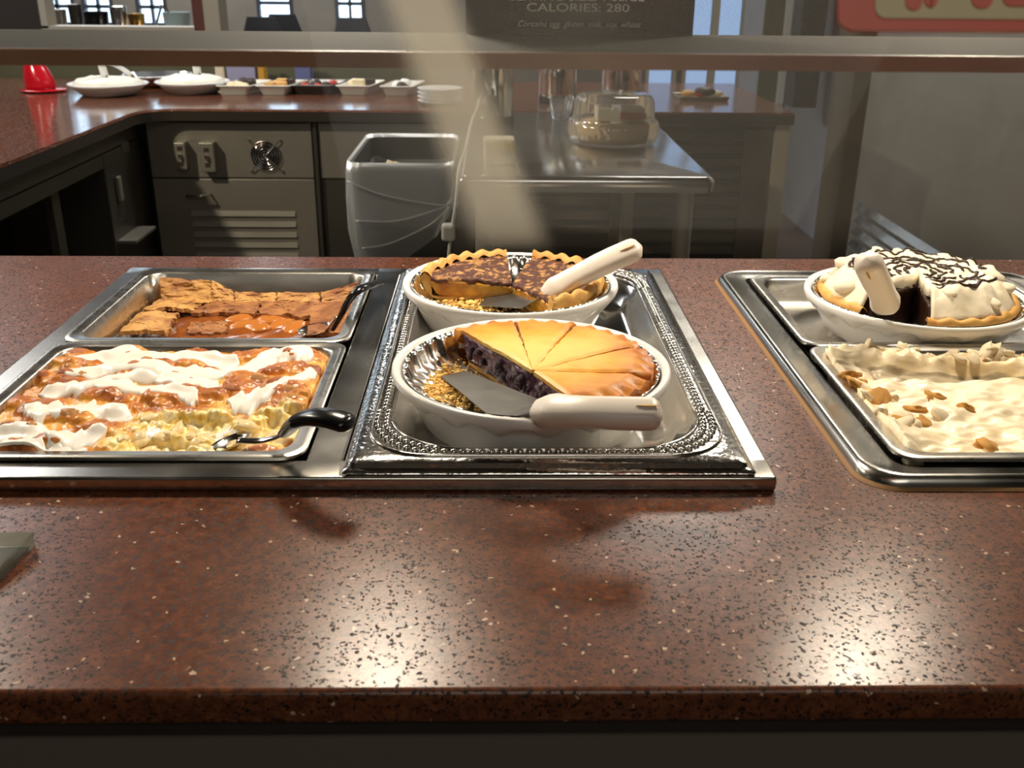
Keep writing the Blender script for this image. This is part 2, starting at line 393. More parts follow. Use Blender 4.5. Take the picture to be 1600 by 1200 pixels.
# right side: post
p0 = atX(1316, 250, 1.60)
struct(obj('trim_4', *box(1.545, 1.70, p0.y-0.16, p0.y+0.1, 0, 3.0, 0.006), M['brownpost']))

# ------------------------------------------------------------------ front counter
ZC = 0.91
YF, YRR = 0.467, 1.425
FX0, FX1, FY0, FY1 = -0.494, 0.231, 0.709, 1.318       # steel drop-in frame
GX0, GX1, GY0, GY1 = 0.306, 0.735, 0.712, 1.325         # right frame
ct = thing('serving_counter', 'speckled reddish brown stone serving counter holding the dessert pans', 'counter', (0, 0.95, 0))
xs = [-1.7, FX0+0.02, FX1-0.02, GX0+0.02, GX1-0.02, 1.35]; ys = [YF, FY0+0.02, FY1-0.02, YRR]
V, F = grid_slab(xs, ys, ZC-0.0245, ZC, [(1, 1), (3, 1)])
obj('worktop', *bevelled((V, F), 0.005, seg=5), M['quartz'], ct, smooth=True, flat=0.004)
obj('fascia_strip', *box(-1.68, 1.33, YF+0.004, YF+0.03, ZC-0.034, ZC-0.0247), M['dark'], ct)
M['panel'] = simple('grey_laminate', srgb(104, 96, 88), 0.5)
obj('front_panel', *box(-1.66, 1.31, YF+0.009, YF+0.03, 0.0, ZC-0.0342), M['panel'], ct)
obj('rear_panel', *box(-1.66, 1.31, YRR-0.05, YRR-0.03, 0.0, ZC-0.036), M['satin'], ct)
obj('end_panel', *box(-1.66, -1.64, YF+0.05, YRR-0.05, 0, ZC-0.036), M['satin'], ct)
obj('end_panel', *box(1.29, 1.31, YF+0.05, YRR-0.05, 0, ZC-0.036), M['satin'], ct)

# steel frames
wf = thing('drop_in_frame', 'wide square-cornered steel frame holding two dessert wells on the left', 'frame', ((FX0+FX1)/2, (FY0+FY1)/2, ZC))
DV0, DV1 = -0.156, -0.124
xs = [FX0, FX0+0.03, DV0, DV1, FX1-0.03, FX1]; ys = [FY0, FY0+0.032, FY1-0.03, FY1]
V, F = grid_slab(xs, ys, ZC, ZC+0.013, [(1, 1), (3, 1)])
obj('rim_plate', *bevelled((V, F), 0.0028, seg=4), M['steel'], wf, smooth=True, flat=0.0017)
for a, b_ in ((xs[1], xs[2]), (xs[3], xs[4])):
    lo = [rr(a-0.001, b_+0.001, ys[1]-0.001, ys[2]+0.001, 0.004, ZC+0.008), rr(a-0.001, b_+0.001, ys[1]-0.001, ys[2]+0.001, 0.004, ZC-0.16)]
    obj('well', *loft(lo, cap1=True), M['satin'], wf)
gf = thing('drop_in_frame', 'round-cornered steel frame with raised lip around the right cream desserts', 'frame', ((GX0+GX1)/2, (GY0+GY1)/2, ZC))
R = 0.034
lo = [rr(GX0-0.001, GX1+0.001, GY0-0.001, GY1+0.001, R, ZC), rr(GX0, GX1, GY0, GY1, R, ZC+0.005), rr(GX0+0.003, GX1-0.003, GY0+0.003, GY1-0.003, R, ZC+0.010),
      rr(GX0+0.007, GX1-0.007, GY0+0.007, GY1-0.007, R, ZC+0.0115), rr(GX0+0.011, GX1-0.011, GY0+0.011, GY1-0.011, R-0.004, ZC+0.0095),
      rr(GX0+0.034, GX1-0.034, GY0+0.030, GY1-0.030, 0.014, ZC+0.0075), rr(GX0+0.037, GX1-0.037, GY0+0.033, GY1-0.033, 0.012, ZC+0.002), rr(GX0+0.037, GX1-0.037, GY0+0.033, GY1-0.033, 0.012, ZC-0.13)]
obj('rim_plate', *loft(lo, cap1=True), M['steel'], gf, smooth=True, angle=50)
M['sealant'] = simple('tan_sealant', srgb(150, 112, 70), 0.7)
obj('sealant_bead', *loft([rr(GX0-0.004, GX1+0.004, GY0-0.003, GY1+0.003, R, ZC+0.0002), rr(GX0-0.002, GX1+0.002, GY0-0.001, GY1+0.001, R, ZC+0.0025), rr(GX0+0.002, GX1-0.002, GY0+0.002, GY1-0.002, R, ZC+0.003)]), M['sealant'], gf, smooth=True)

def half_pan(x0, x1, y0, y1, z, depth, label, rim=0.013, r=0.022):
    t = thing('steam_pan', label, 'pan', ((x0+x1)/2, (y0+y1)/2, z-depth), 'half-size steel pans set in the counter wells')
    q = rim
    lo = [rr(x0, x1, y0, y1, r, z-0.004), rr(x0-0.0006, x1+0.0006, y0-0.0006, y1+0.0006, r, z-0.001), rr(x0+0.002, x1-0.002, y0+0.002, y1-0.002, r, z+0.0006),
          rr(x0+0.005, x1-0.005, y0+0.005, y1-0.005, r, z-0.0006), rr(x0+q-0.002, x1-q+0.002, y0+q-0.002, y1-q+0.002, r, z-0.0006), rr(x0+q+0.001, x1-q-0.001, y0+q+0.001, y1-q-0.001, r, z-0.003),
          rr(x0+q+0.004, x1-q-0.004, y0+q+0.004, y1-q-0.004, r, z-depth*0.6), rr(x0+q+0.006, x1-q-0.006, y0+q+0.006, y1-q-0.006, r, z-depth+0.008), rr(x0+q+0.014, x1-q-0.014, y0+q+0.014, y1-q-0.014, r*0.7, z-depth)]
    obj('pan_body', *loft(lo, cap1=True), M['pan'], t, smooth=True, angle=60)
    return t
PZ = ZC+0.018
LX0, LX1 = -0.468, -0.157
LYm = 1.013
half_pan(LX0, LX1, LYm+0.0005, 1.293, PZ, 0.065, 'deep half pan of crust-topped cobbler at the back of the left well')
half_pan(LX0, LX1, 0.737, LYm-0.0005, PZ, 0.060, 'half pan of iced bread pudding at the front of the left well')
RX0, RX1 = 0.342, 0.695
half_pan(RX0, RX1, LYm+0.0005, 1.283, PZ-0.003, 0.036, 'shallow half pan holding the chocolate-drizzled cream pie')
half_pan(RX0, RX1, 0.741, LYm-0.0005, PZ-0.003, 0.055, 'half pan filled with pale banana pudding at the front right')

# ornate display pan in the centre
OX0, OX1, OY0, OY1 = -0.121, 0.2135, 0.712, 1.287
OZ = ZC+0.024
op = thing('display_pan', 'ornate polished steel pan with beaded border under the two fruit pies', 'pan', ((OX0+OX1)/2, 1.0, ZC-0.01))
def orr(d, r, z): return rr(OX0+d, OX1-d, OY0+d, OY1-d, r, z, 12)
def orr2(d, dy, r, z): return rr(OX0+d, OX1-d, OY0+dy, OY1-dy, r, z, 12)
lo = [orr(0.001, 0.004, ZC+0.0135), orr(-0.001, 0.004, ZC+0.015), orr(0.0, 0.005, ZC+0.0165), orr(0.004, 0.005, ZC+0.018), orr(0.005, 0.006, OZ-0.002), orr(0.008, 0.007, OZ),
      orr2(0.020, 0.016, 0.045, OZ+0.0005), orr2(0.030, 0.026, 0.075, OZ-0.001), orr2(0.034, 0.030, 0.072, OZ-0.004), orr2(0.038, 0.034, 0.070, OZ-0.012), orr2(0.046, 0.042, 0.065, OZ-0.015), orr2(0.050, 0.046, 0.060, OZ-0.024), orr2(0.058, 0.054, 0.055, OZ-0.027),
      orr2(0.064, 0.060, 0.05, OZ-0.030), orr2(0.075, 0.071, 0.045, OZ-0.0315)]
M['hammer'] = None
def hammered():
    m, nt, b = new_mat('hammered_steel'); L = nt.links.new
    b.inputs['Metallic'].default_value = 1; b.inputs['Base Color'].default_value = (0.68, 0.66, 0.62, 1); b.inputs['Roughness'].default_value = 0.16
    tc = N(nt, 'ShaderNodeTexCoord'); v = N(nt, 'ShaderNodeTexNoise', Scale=150.0, Detail=2.0); L(tc.outputs['Object'], v.inputs['Vector'])
    v2 = N(nt, 'ShaderNodeTexNoise', Scale=9.0, Detail=2.0); L(tc.outputs['Object'], v2.inputs['Vector'])
    bp = N(nt, 'ShaderNodeBump', Strength=0.35, Distance=0.002); L(v.outputs['Fac'], bp.inputs['Height'])
    bp2 = N(nt, 'ShaderNodeBump', Strength=0.4, Distance=0.01); L(v2.outputs['Fac'], bp2.inputs['Height']); L(bp.outputs[0], bp2.inputs['Normal'])
    L(bp2.outputs[0], b.inputs['Normal']); return m
M['hammer'] = hammered()
V, F = loft(lo[:8])
obj('rim_flange', V, F, M['hammer'], op, smooth=True, angle=40)
V, F = loft(lo[7:], cap1=True)
obj('basin', V, F, M['polish'], op, smooth=True, angle=60)
# beaded border: small lobes following the opening
path = [Vector(p) for p in orr2(0.0245, 0.0205, 0.062, OZ+0.0012)]
def resample(P, step, closed=True):
    P = P+[P[0]] if closed else P; out = []; acc = 0.0
    for a, b_ in zip(P[:-1], P[1:]):
        L_ = (b_-a).length
        while acc < L_:
            t = acc/L_ if L_ > 0 else 0; out.append((a+(b_-a)*t, (b_-a).normalized())); acc += step
        acc -= L_
    return out
V, F = [], []
bvf = blob(1, 0.0, 1, 1)
for k, (p, t) in enumerate(resample(path, 0.0078)):
    s = Vector((-t.y, t.x, 0))
    corner = min(p.x-OX0, OX1-p.x) < 0.08 and min(p.y-OY0, OY1-p.y) < 0.10
    g = 1.25 if corner else 1.0
    for off in ((-0.0032, 0.0032) if corner else (0.0,)):
        n = len(V)
        for v in bvf[0]: V.append(tuple(p+t*(v[0]*0.0036)+s*(v[1]*(0.0034 if corner else 0.0042)*g+off*1.3)+Vector((0, 0, v[2]*0.0024))))
        F += [tuple(i+n for i in f) for f in bvf[1]]
o = obj('beaded_border', V, F, M['polish'], op, smooth=True); o['kind'] = 'stuff'
for dd, zz in ((0.0165, 0.0012), (0.031, -0.0005)):
    pth = [Vector(p) for p in orr2(dd, dd-0.004, 0.052 if dd < 0.02 else 0.07, OZ+zz)]
    L = []
    n = len(pth)
    for k in range(n):
        t = (pth[(k+1) % n]-pth[k-1]).normalized(); s = Vector((-t.y, t.x, 0))
        L.append([tuple(pth[k]+s*(0.0016*math.cos(a*PI/3))+Vector((0, 0, 0.0016*math.sin(a*PI/3)))) for a in range(6)])
    obj('border_wire', *loft(L, close=True), M['polish'], op, smooth=True)

# ------------------------------------------------------------------ pie dishes
RIMZ = 0.965
def dish(c, R, label, zb, RIMZ=0.965):
    def fr(k, t, r, z):
        if k in (3, 4): return (r, z+0.0050*math.sin(t*18)*(1 if k == 3 else 0.7))
        return (r, z)
    prof = [(R*0.62, zb), (R*0.66, zb), (R*0.70, zb+0.004), (R*0.865, RIMZ-0.020), (R*0.925, RIMZ-0.0165), (R*0.985, RIMZ-0.010), (R, RIMZ-0.005), (R*0.995, RIMZ-0.001), (R*0.975, RIMZ), (R*0.945, RIMZ-0.0015),
            (R*0.925, RIMZ-0.007), (R*0.90, RIMZ-0.020), (R*0.78, zb+0.010), (R*0.70, zb+0.005), (0.002, zb+0.005)]
    o = obj('pie_dish', *lathe(prof, c, 120, cap0=True, cap1=True, fr=fr), M['melamine'], smooth=True, base=(c[0], c[1], zb))
    return tag(o, label, 'dish', 'white scalloped pie dishes')
def foil_pan(c, R, label, zb, crinkle=46, RIMZ=0.965):
    def fr(k, t, r, z):
        a = (0, 0, 0.0018, 0.0022, 0.0012, 0, 0, 0)[k] if k < 8 else 0
        return (r+a*math.sin(t*crinkle)+a*0.6*math.sin(t*crinkle*0.37+2), z)
    prof = [(R*0.955, RIMZ-0.0035), (R*0.925, RIMZ-0.0015), (R*0.895, RIMZ-0.006), (R*0.855, RIMZ-0.018), (R*0.81, zb+0.014), (R*0.77, zb+0.009), (R*0.4, zb+0.0085), (0.002, zb+0.0085)]
    prof = [(min(r, R*0.918) if k > 0 else R*0.918, z) for k, (r, z) in enumerate(prof)]
    o = obj('foil_pan', *lathe(prof, c, 240, cap1=True, fr=fr), M['foil'], smooth=True, base=(c[0], c[1], zb+0.0085))
    return tag(o, label, 'foil pan', 'foil pie pans')
FD = (0.0355, 0.857); RD = 0.1290
BD = (0.0205, 1.124); RB = 0.1265
CD = (0.512, 1.142); RC = 0.131; RZ = 0.945
FZ = 0.9300
ZB = OZ-0.0315+0.0005
dish(FD, RD, 'white scalloped dish under the blueberry pie at the front', ZB)
dish(BD, RB, 'white scalloped dish under the crumb-topped pie at the back', ZB)
dish(CD, RC, 'white scalloped dish under the cream pie on the right', PZ-0.003-0.036+0.0005, RZ)
foil_pan(FD, RD, 'crinkled foil pan lining the front dish with blueberry pie crumbs', FZ)
foil_pan(BD, RB, 'crinkled foil pan lining the rear dish with crumb-topped pie', FZ)
foil_pan(CD, RC, 'foil pan around the crust of the chocolate cream pie', 0.902, RIMZ=RZ)

# ------------------------------------------------------------------ pies
def crust_mat(name, light, mid, brown, R, c0=0.45, bump=0.35, edge=0.8):
    m, nt, b = new_mat(name); L = nt.links.new
    tc = N(nt, 'ShaderNodeTexCoord'); ln = N(nt, 'ShaderNodeVectorMath', operation='LENGTH')
    mp = N(nt, 'ShaderNodeMapping'); mp.inputs['Scale'].default_value = (1/R, 1/R, 0); L(tc.outputs['Object'], mp.inputs[0]); L(mp.outputs[0], ln.inputs[0])
    n = N(nt, 'ShaderNodeTexNoise', Scale=22.0, Detail=7.0, Roughness=0.62); L(tc.outputs['Object'], n.inputs['Vector'])
    mu = N(nt, 'ShaderNodeMath', operation='MULTIPLY_ADD'); L(n.outputs['Fac'], mu.inputs[0]); mu.inputs[1].default_value = 0.9; mu.inputs[2].default_value = -0.45
    ad = N(nt, 'ShaderNodeMath', operation='ADD'); L(ln.outputs['Value'], ad.inputs[0]); L(mu.outputs[0], ad.inputs[1])
    r = ramp(nt, ad.outputs[0], [(c0-0.3, light), (c0+0.1, mid), (edge, brown), (1.15, brown)]); L(r.outputs[0], b.inputs['Base Color'])
    b.inputs['Roughness'].default_value = 0.42; b.inputs['Specular IOR Level'].default_value = 0.4
    n2 = N(nt, 'ShaderNodeTexNoise', Scale=90.0, Detail=6.0); L(tc.outputs['Object'], n2.inputs['Vector'])
    bp = N(nt, 'ShaderNodeBump', Strength=bump, Distance=0.003); L(n2.outputs['Fac'], bp.inputs['Height']); L(bp.outputs[0], b.inputs['Normal'])
    return m
M['crust'] = crust_mat('golden_crust', srgb(253, 212, 120), srgb(244, 176, 66), srgb(196, 112, 36), 0.12, 0.50, 0.3, 1.0)
M['paste'] = simple('pastry_edge', srgb(212, 168, 92), 0.7, bump=(160, 0.6, 0.003), var=(60, srgb(180, 122, 52), 0.4, 0.7))
M['blue'] = simple('blueberry_filling', srgb(88, 50, 76), 0.32, bump=(130, 0.9, 0.005), var=(150, srgb(176, 140, 144), 0.50, 0.70), coat=0.3)
M['crumbm'] = simple('pastry_crumbs', srgb(255, 214, 126), 0.7, bump=(300, 0.6, 0.001), var=(60, srgb(226, 160, 70), 0.45, 0.7))

def wedge(c, a0, a1, R, z0, z1, nr=10, na=10, nzv=4, amp=0.0, seed=0, topf=None, Rf=None):
    """closed sector solid with its apex at c"""
    idx = {}; V = []; F = []
    def P(i, j, k):
        r = R*(0.015+0.985*i/nr)*((Rf(k/nzv) if Rf else 1)); t = a0+(a1-a0)*j/na
        z = z0+(z1-z0)*k/nzv
        if k == nzv and topf: z = topf(r, t)
        elif topf: z = z0+(topf(r, t)-z0)*k/nzv
        x, y = c[0]+r*math.cos(t), c[1]+r*math.sin(t)
        if amp:
            x += amp*nz(x, y, z+seed, 170); y += amp*nz(x+3, y, z+seed, 170); z += 0.5*amp*nz(x, y+5, z, 140)*(k > 0)
        return (x, y, z)
    def vi(i, j, k):
        if (i, j, k) not in idx: idx[(i, j, k)] = len(V); V.append(P(i, j, k))
        return idx[(i, j, k)]
    for i in range(nr):
        for j in range(na):
            F.append((vi(i,j,nzv), vi(i+1,j,nzv), vi(i+1,j+1,nzv), vi(i,j+1,nzv)))
            F.append((vi(i,j,0), vi(i,j+1,0), vi(i+1,j+1,0), vi(i+1,j,0)))
    for k in range(nzv):
        for i in range(nr):
            F.append((vi(i,0,k), vi(i+1,0,k), vi(i+1,0,k+1), vi(i,0,k+1)))
            F.append((vi(i,na,k), vi(i,na,k+1), vi(i+1,na,k+1), vi(i+1,na,k)))
        for j in range(na):
            F.append((vi(nr,j,k), vi(nr,j+1,k), vi(nr,j+1,k+1), vi(nr,j,k+1)))
            F.append((vi(0,j,k), vi(0,j,k+1), vi(0,j+1,k+1), vi(0,j+1,k)))
    return V, F
def ang(c, px, py, z):
    p = at(px, py, z); return math.atan2(p.y-c[1], p.x-c[0])
PC = at(832, 583, 0.971); PC = (FD[0]+0.0, PC.y)
edges = [ang(PC, 700, 507, .970), ang(PC, 804, 498, .972), ang(PC, 895, 509, .972), ang(PC, 992, 538, .972), ang(PC, 1015, 582, .972), ang(PC, 886, 620, .970)]
edges = [e if e > -1.9 else e+2*PI for e in edges]
RP = 0.113
bp_ = thing('blueberry_pie', 'golden-topped blueberry pie with slices missing in the front dish', 'pie', (FD[0], FD[1], FZ+0.009))
def lid_r(t):
    d = (PC[0]-FD[0], PC[1]-FD[1]); ct_, st = math.cos(t), math.sin(t)
    b_ = d[0]*ct_+d[1]*st; cc = d[0]**2+d[1]**2-RP**2
    return -b_+math.sqrt(b_*b_-cc)
def lid_top(x, y):
    r = math.hypot(x-FD[0], y-FD[1])/RP
    t = math.atan2(y-FD[1], x-FD[0])
    z = 0.9715+0.003*(1-r*r)
    if r > 0.86: z += -0.0045*math.sin((r-0.86)/0.14*PI*0.5)+0.0022*math.sin(t*34)*min(1, (r-0.86)/0.1)
    z += 0.0012*nz(x, y, 0, 30)
    return z
for k in range(5):
    a1, a0 = edges[k], edges[k+1]; gp = 0.012
    def topv(u, v, a0=a0, a1=a1):
        t = a0+gp+(a1-a0-2*gp)*u; r = lid_r(t)*(0.02+0.98*v)
        e = 0.0012*nz(v*30, k, u, 1.7)*(1 if u in (0, 1) else 0)
        x, y = PC[0]+r*math.cos(t)-math.sin(t)*e, PC[1]+r*math.sin(t)+math.cos(t)*e
        z = lid_top(x, y)
        dl = min(u, 1-u)*r*(a1-a0)
        if dl < 0.004: z -= 0.0014*(1-dl/0.004)
        return (x, y, z)
    s = obj('slice', *shell(26, 26, topv, lambda u, v: 0.0035+0.012*max(0, (v-0.9)/0.1)), M['crust'], bp_, smooth=True, angle=60)
    ft = wedge(PC, a0+0.006, a1-0.006, 1.0, 0, 1, 18, 10, 6)
    V = []
    for v in ft[0]:
        dx, dy = v[0]-PC[0], v[1]-PC[1]; r = math.hypot(dx, dy); t = math.atan2(dy, dx)
        rr_ = r*lid_r(t)*(0.80+0.11*v[2]); x, y = PC[0]+rr_*math.cos(t), PC[1]+rr_*math.sin(t); z = FZ+0.0125+(0.9685-FZ-0.0125)*v[2]
        am = 0.0055
        x += am*nz(x, y, z, 95)+am*0.5*nz(x, y, z, 240); y += am*nz(x+9, y, z, 95)+am*0.5*nz(x+4, y, z, 240)
        V.append((x, y, min(z, lid_top(x, y)-0.0025)))
    obj('filling', V, ft[1], M['blue'], s, smooth=True)
    bt = wedge(PC, a0+0.004, a1-0.004, 1.0, 0, 1, 10, 8, 1)
    V = []
    for v in bt[0]:
        dx, dy = v[0]-PC[0], v[1]-PC[1]; r = math.hypot(dx, dy); t = math.atan2(dy, dx); rr_ = r*lid_r(t)*0.80
        V.append((PC[0]+rr_*math.cos(t)+0.002*nz(r*20, t*6, v[2], 1), PC[1]+rr_*math.sin(t), FZ+0.0092+0.0035*v[2]))
    obj('base_crust', V, bt[1], M['paste'], s)
# a few blueberries bulging from the cut faces
bm_ = [blob_mesh('berry', k, M['blue'], amp=0.12, sub=2) for k in range(3)]
for k in range(46):
    e = edges[0] if k % 3 else edges[5]; sg = 1 if k % 3 else -1
    u = random.uniform(0.1, 0.9); r = lid_r(e)*0.86*u; h = random.uniform(0.35, 0.85)
    p = Vector((PC[0]+r*math.cos(e), PC[1]+r*math.sin(e), FZ+0.012+h*0.022)) + Vector((-math.sin(e), math.cos(e), 0))*sg*-0.0005
    place('berry', bm_[k % 3], p, (random.uniform(.0028, .0048),)*3, (random.random()*6, random.random()*6, 0), bp_)

def crumbs(name, n, center_fn, size, z, mat, label, cat):
    V, F = [], []; src = [blob(k+3, 0.5, 1.8, 1) for k in range(4)]
    for k in range(n):
        x, y = center_fn(); s = size*random.uniform(0.35, 1.3)*(2.1 if random.random() < 0.05 else 1); v, f = random.choice(src); n0 = len(V); a = random.random()*6
        zz = z(x, y) if callable(z) else z
        for p in v: V.append((x+s*(p[0]*math.cos(a)-p[1]*math.sin(a)), y+s*(p[0]*math.sin(a)+p[1]*math.cos(a)), zz+s*0.5+s*0.6*p[2]))
        F += [tuple(i+n0 for i in q) for q in f]
    return tag(obj(name, V, F, mat, smooth=True), label, cat, kind='stuff')
ccp = at(680, 588, FZ+0.012)
def cf():
    while True:
        if random.random() < 0.72:
            p = at(random.gauss(684, 28), random.gauss(594, 20), FZ+0.012)
        else: p = at(random.uniform(640, 960), random.uniform(560, 660), FZ+0.012)
        r = math.hypot(p.x-FD[0], p.y-FD[1]); t = math.atan2(p.y-FD[1], p.x-FD[0]); t = t if t > edges[5]-0.0 else t+2*PI
        if r < 0.099 and t > edges[0]+0.02: return p.x, p.y
def czf(x, y):
    r = math.hypot(x-FD[0], y-FD[1]); return FZ+0.0088+max(0, (r-0.094)*0.6)
crumbs('pie_crumbs', 800, cf, 0.0014, czf, M['crumbm'], 'golden pastry crumbs scattered in the front foil pan', 'crumbs')

# crumb-topped pie at the back
M['streusel'] = simple('brown_crumb_topping', srgb(84, 44, 30), 0.55, bump=(110, 0.9, 0.006), var=(85, srgb(206, 150, 86), 0.50, 0.62))
M['apple'] = simple('golden_fruit_filling', srgb(214, 160, 56), 0.3, bump=(70, 0.6, 0.004), var=(34, srgb(160, 96, 36), 0.42, 0.66), coat=0.3)
M['rimcrust'] = simple('pale_baked_rim', srgb(222, 172, 92), 0.55, bump=(90, 0.5, 0.003), var=(40, srgb(196, 128, 52), 0.45, 0.7))
cp = thing('crumb_pie', 'half-eaten fruit pie with brown crumb topping in the rear dish', 'pie', (BD[0], BD[1], FZ+0.009))
RQ = 0.1085
BC = (BD[0]+0.002, BD[1]+0.006)
segs = [(ang(BC, 792, 397, .972), ang(BC, 657, 432, .968)), (ang(BC, 866, 474, .966), ang(BC, 828, 398, .972))]
for k, (a0, a1) in enumerate(segs):
    if a1 < a0: a1 += 2*PI
    segn = 'slice'
    def topc(r, t, BC=BC):
        x, y = BC[0]+r*math.cos(t), BC[1]+r*math.sin(t)
        return 0.9645-0.006*max(0, 1-r/0.06)+0.002*nz(x, y, 1, 60)+0.0018*nz(x, y, 7, 150)
    na = 30
    s = obj(segn, *wedge(BC, a0, a1, RQ*0.92, FZ+0.011, 0.966, 16, na, 5, amp=0.002, seed=k, topf=lambda r, t: topc(r, t)-0.004, Rf=lambda h: 0.84+0.16*h), M['apple'], cp, smooth=True)
    def tv(u, v, a0=a0, a1=a1):
        t = a0+(a1-a0)*u; r = RQ*0.93*(0.03+0.97*v)
        x, y = BC[0]+r*math.cos(t), BC[1]+r*math.sin(t)
        x += 0.002*nz(x, y, 3, 120); y += 0.002*nz(x, y, 9, 120)
        return (x, y, topc(r, t)+0.0025*abs(nz(x, y, 2, 180)))
    obj('crumb_topping', *shell(60, 40, tv, 0.006), M['streusel'], s, smooth=True)
    def rv_(u, v, a0=a0, a1=a1):
        t = a0+(a1-a0)*u; w_ = 1+0.05*nz(t*4, k, 0, 1)
        # profile from inside to the outer wall
        r, z = [(0.885, 0.9665), (0.91, 0.9705), (0.945, 0.9725), (0.98, 0.971), (1.0, 0.966), (0.985, 0.957), (0.94, 0.950), (0.87, 0.941)][int(round(v*7))]
        if v < 0.7: z += 0.0022*math.sin(t*30)+0.001*nz(t*9, v, 0, 1)
        r *= RQ*w_ if v < 0.7 else RQ
        return (BC[0]+r*math.cos(t), BC[1]+r*math.sin(t), z)
    obj('rim_crust', *surf(90, 7, rv_), M['rimcrust'], s, smooth=True)
    inner = shell(90, 7, rv_, 0.003)
    # pale cut ends of the crust
    for e, sg in ((a0, -1), (a1, 1)):
        t = e+sg*0.012
        L0 = [(BC[0]+r*RQ*math.cos(t), BC[1]+r*RQ*math.sin(t), z) for r, z in [(0.885, 0.9665), (0.945, 0.9725), (1.0, 0.966), (0.94, 0.950), (0.87, 0.943), (0.80, FZ+0.0095), (0.05, FZ+0.0095), (0.05, FZ+0.0125), (0.80, FZ+0.0135), (0.87, 0.945)]]
        L1 = [(p[0]+math.sin(t)*0.004*sg, p[1]-math.cos(t)*0.004*sg, p[2]) for p in L0]
        obj('cut_crust', *loft([L0, L1], True, True), M['paste'], s)
def cf2():
    while True:
        p = at(random.gauss(720, 40), random.gauss(473, 8), FZ+0.012)
        if math.hypot(p.x-BD[0], p.y-BD[1]) < 0.094: return p.x, p.y
crumbs('pie_crumbs', 420, cf2, 0.0015, FZ+0.0088, M['crumbm'], 'scattered crumbs in the rear foil pan beside the steel blade', 'crumbs')

# pie servers with white handles
def server(label, blade, hpath, hw, hth, group='white-handled pie servers', upv=(0, 0, 1), neck=None):
    t = thing('pie_server', label, 'pie server', blade[0])
    B = [Vector(p) for p in blade]
    # blade: rounded quad with slight lip
    def bf(u, v):
        p = (B[0]*(1-u)+B[1]*u)*(1-v)+(B[3]*(1-u)+B[2]*u)*v; return (p.x, p.y, p.z+0.0012)
    obj('blade', *shell(8, 8, bf, 0.0012), M['blade'], t, smooth=True, angle=40)
    H = [Vector(p) for p in hpath]
    m = B[3]*0.5+B[2]*0.5
    ev = (B[2]-B[3]).normalized()
    def nf(u, v):
        p = m*(1-v)+(H[0]+(H[1]-H[0])*0.15)*v; w_ = (B[2]-B[3]).length*0.5*(1-v)**1.6+hw*0.45*(1-(1-v)**1.6)
        q = p+ev*(w_*(2*u-1)); return (q.x, q.y, q.z+0.0012)
    obj('neck', *shell(6, 8, nf, 0.0014), M['blade'], t, smooth=True, angle=40)
    P = smooth_path(H, 10); n = len(P); rad = []
    for k in range(n):
        s = k/(n-1); e = 1.0
        if s < 0.12: e = 0.72+0.28*math.sin(s/0.12*PI/2)
        if s > 0.9: e = math.sqrt(max(0.02, 1-((s-0.9)/0.1)**2))
        rad.append(hw*e*(1.0+0.10*math.exp(-((s-0.14)/0.07)**2)-0.06*math.exp(-((s-0.4)/0.15)**2)))
    # superelliptic section
    L = []
    for k in range(n):
        tt = (P[min(k+1, n-1)]-P[max(k-1, 0)]).normalized(); s_ = tt.cross(Vector(upv)).normalized(); q = s_.cross(tt)
        ring = []
        for i in range(20):
            a = 2*PI*i/20; c_, d_ = math.cos(a), math.sin(a); ex = 0.7
            ring.append(tuple(P[k]+s_*(rad[k]*math.copysign(abs(c_)**ex, c_))+q*(rad[k]*hth*math.copysign(abs(d_)**ex, d_))))
        L.append(ring)
    h = obj('handle', *loft(L, True, True), M['handle'], t, smooth=True, angle=60)
    # hanging slot near the end
    k = int(n*0.86); tt = (P[k+1]-P[k-1]).normalized(); s_ = tt.cross(Vector(upv)).normalized(); q = s_.cross(tt)
    c0 = P[k]+q*(rad[k]*hth+0.0002)
    obj('hanging_slot', *tube([c0-tt*0.009, c0-tt*0.004, c0+tt*0.004, c0+tt*0.009], [0.0006, 0.0016, 0.0016, 0.0006], 8, 0.25), M['paste'], h, smooth=True)
    return t
zb1 = FZ+0.0105
server('white-handled pie server lying across the front blueberry pie dish', [at(690, 590, zb1), at(727, 581, zb1+0.001), at(848, 628, zb1+0.017), at(772, 656, zb1+0.017)],
       [at(838, 642, RIMZ+0.006), at(905, 643, RIMZ+0.0155), at(970, 646, RIMZ+0.0165), at(1036, 647, RIMZ+0.0165)], 0.0135, 0.75, upv=(0, -0.45, 0.9))
b0 = at(770, 484, zb1); 
server('white-handled pie server rising up out of the rear crumb pie', [at(748, 478, zb1), at(776, 452, zb1), at(846, 462, zb1+0.012), at(815, 482, zb1+0.010)],
       [atY(852, 464, 1.075), atY(895, 436, 1.078), atY(950, 408, 1.082), atY(1003, 385, 1.086)], 0.0135, 0.78, upv=(-0.3, -0.7, 0.6))
# ------------------------------------------------------------------ chocolate cream pie
def cream_mat(name, c, c2):
    return simple(name, c, 0.45, bump=(60, 0.35, 0.004), var=(24, c2, 0.5, 0.8), spec=0.35)
M['cream'] = cream_mat('whipped_cream', srgb(250, 238, 212), srgb(242, 226, 190))
M['choc'] = simple('chocolate', srgb(48, 28, 20), 0.3, bump=(80, 0.3, 0.003), var=(60, srgb(70, 44, 32), 0.5, 0.75))
mp_ = thing('cream_pie', 'whipped cream pie drizzled with chocolate on the right', 'pie', (CD[0], CD[1], 0.911))
CC = at(1437, 428, 1.0); CC = (CC.x+0.0, CC.y)
CC = at(1437, 425, 0.972); CC = (CC.x, CC.y)
g1, g0 = ang(CC, 1335, 488, .945), ang(CC, 1448, 500, .945)
g0 = g0 if g0 < 0 else g0-2*PI; g1 = g1 if g1 < 0 else g1-2*PI
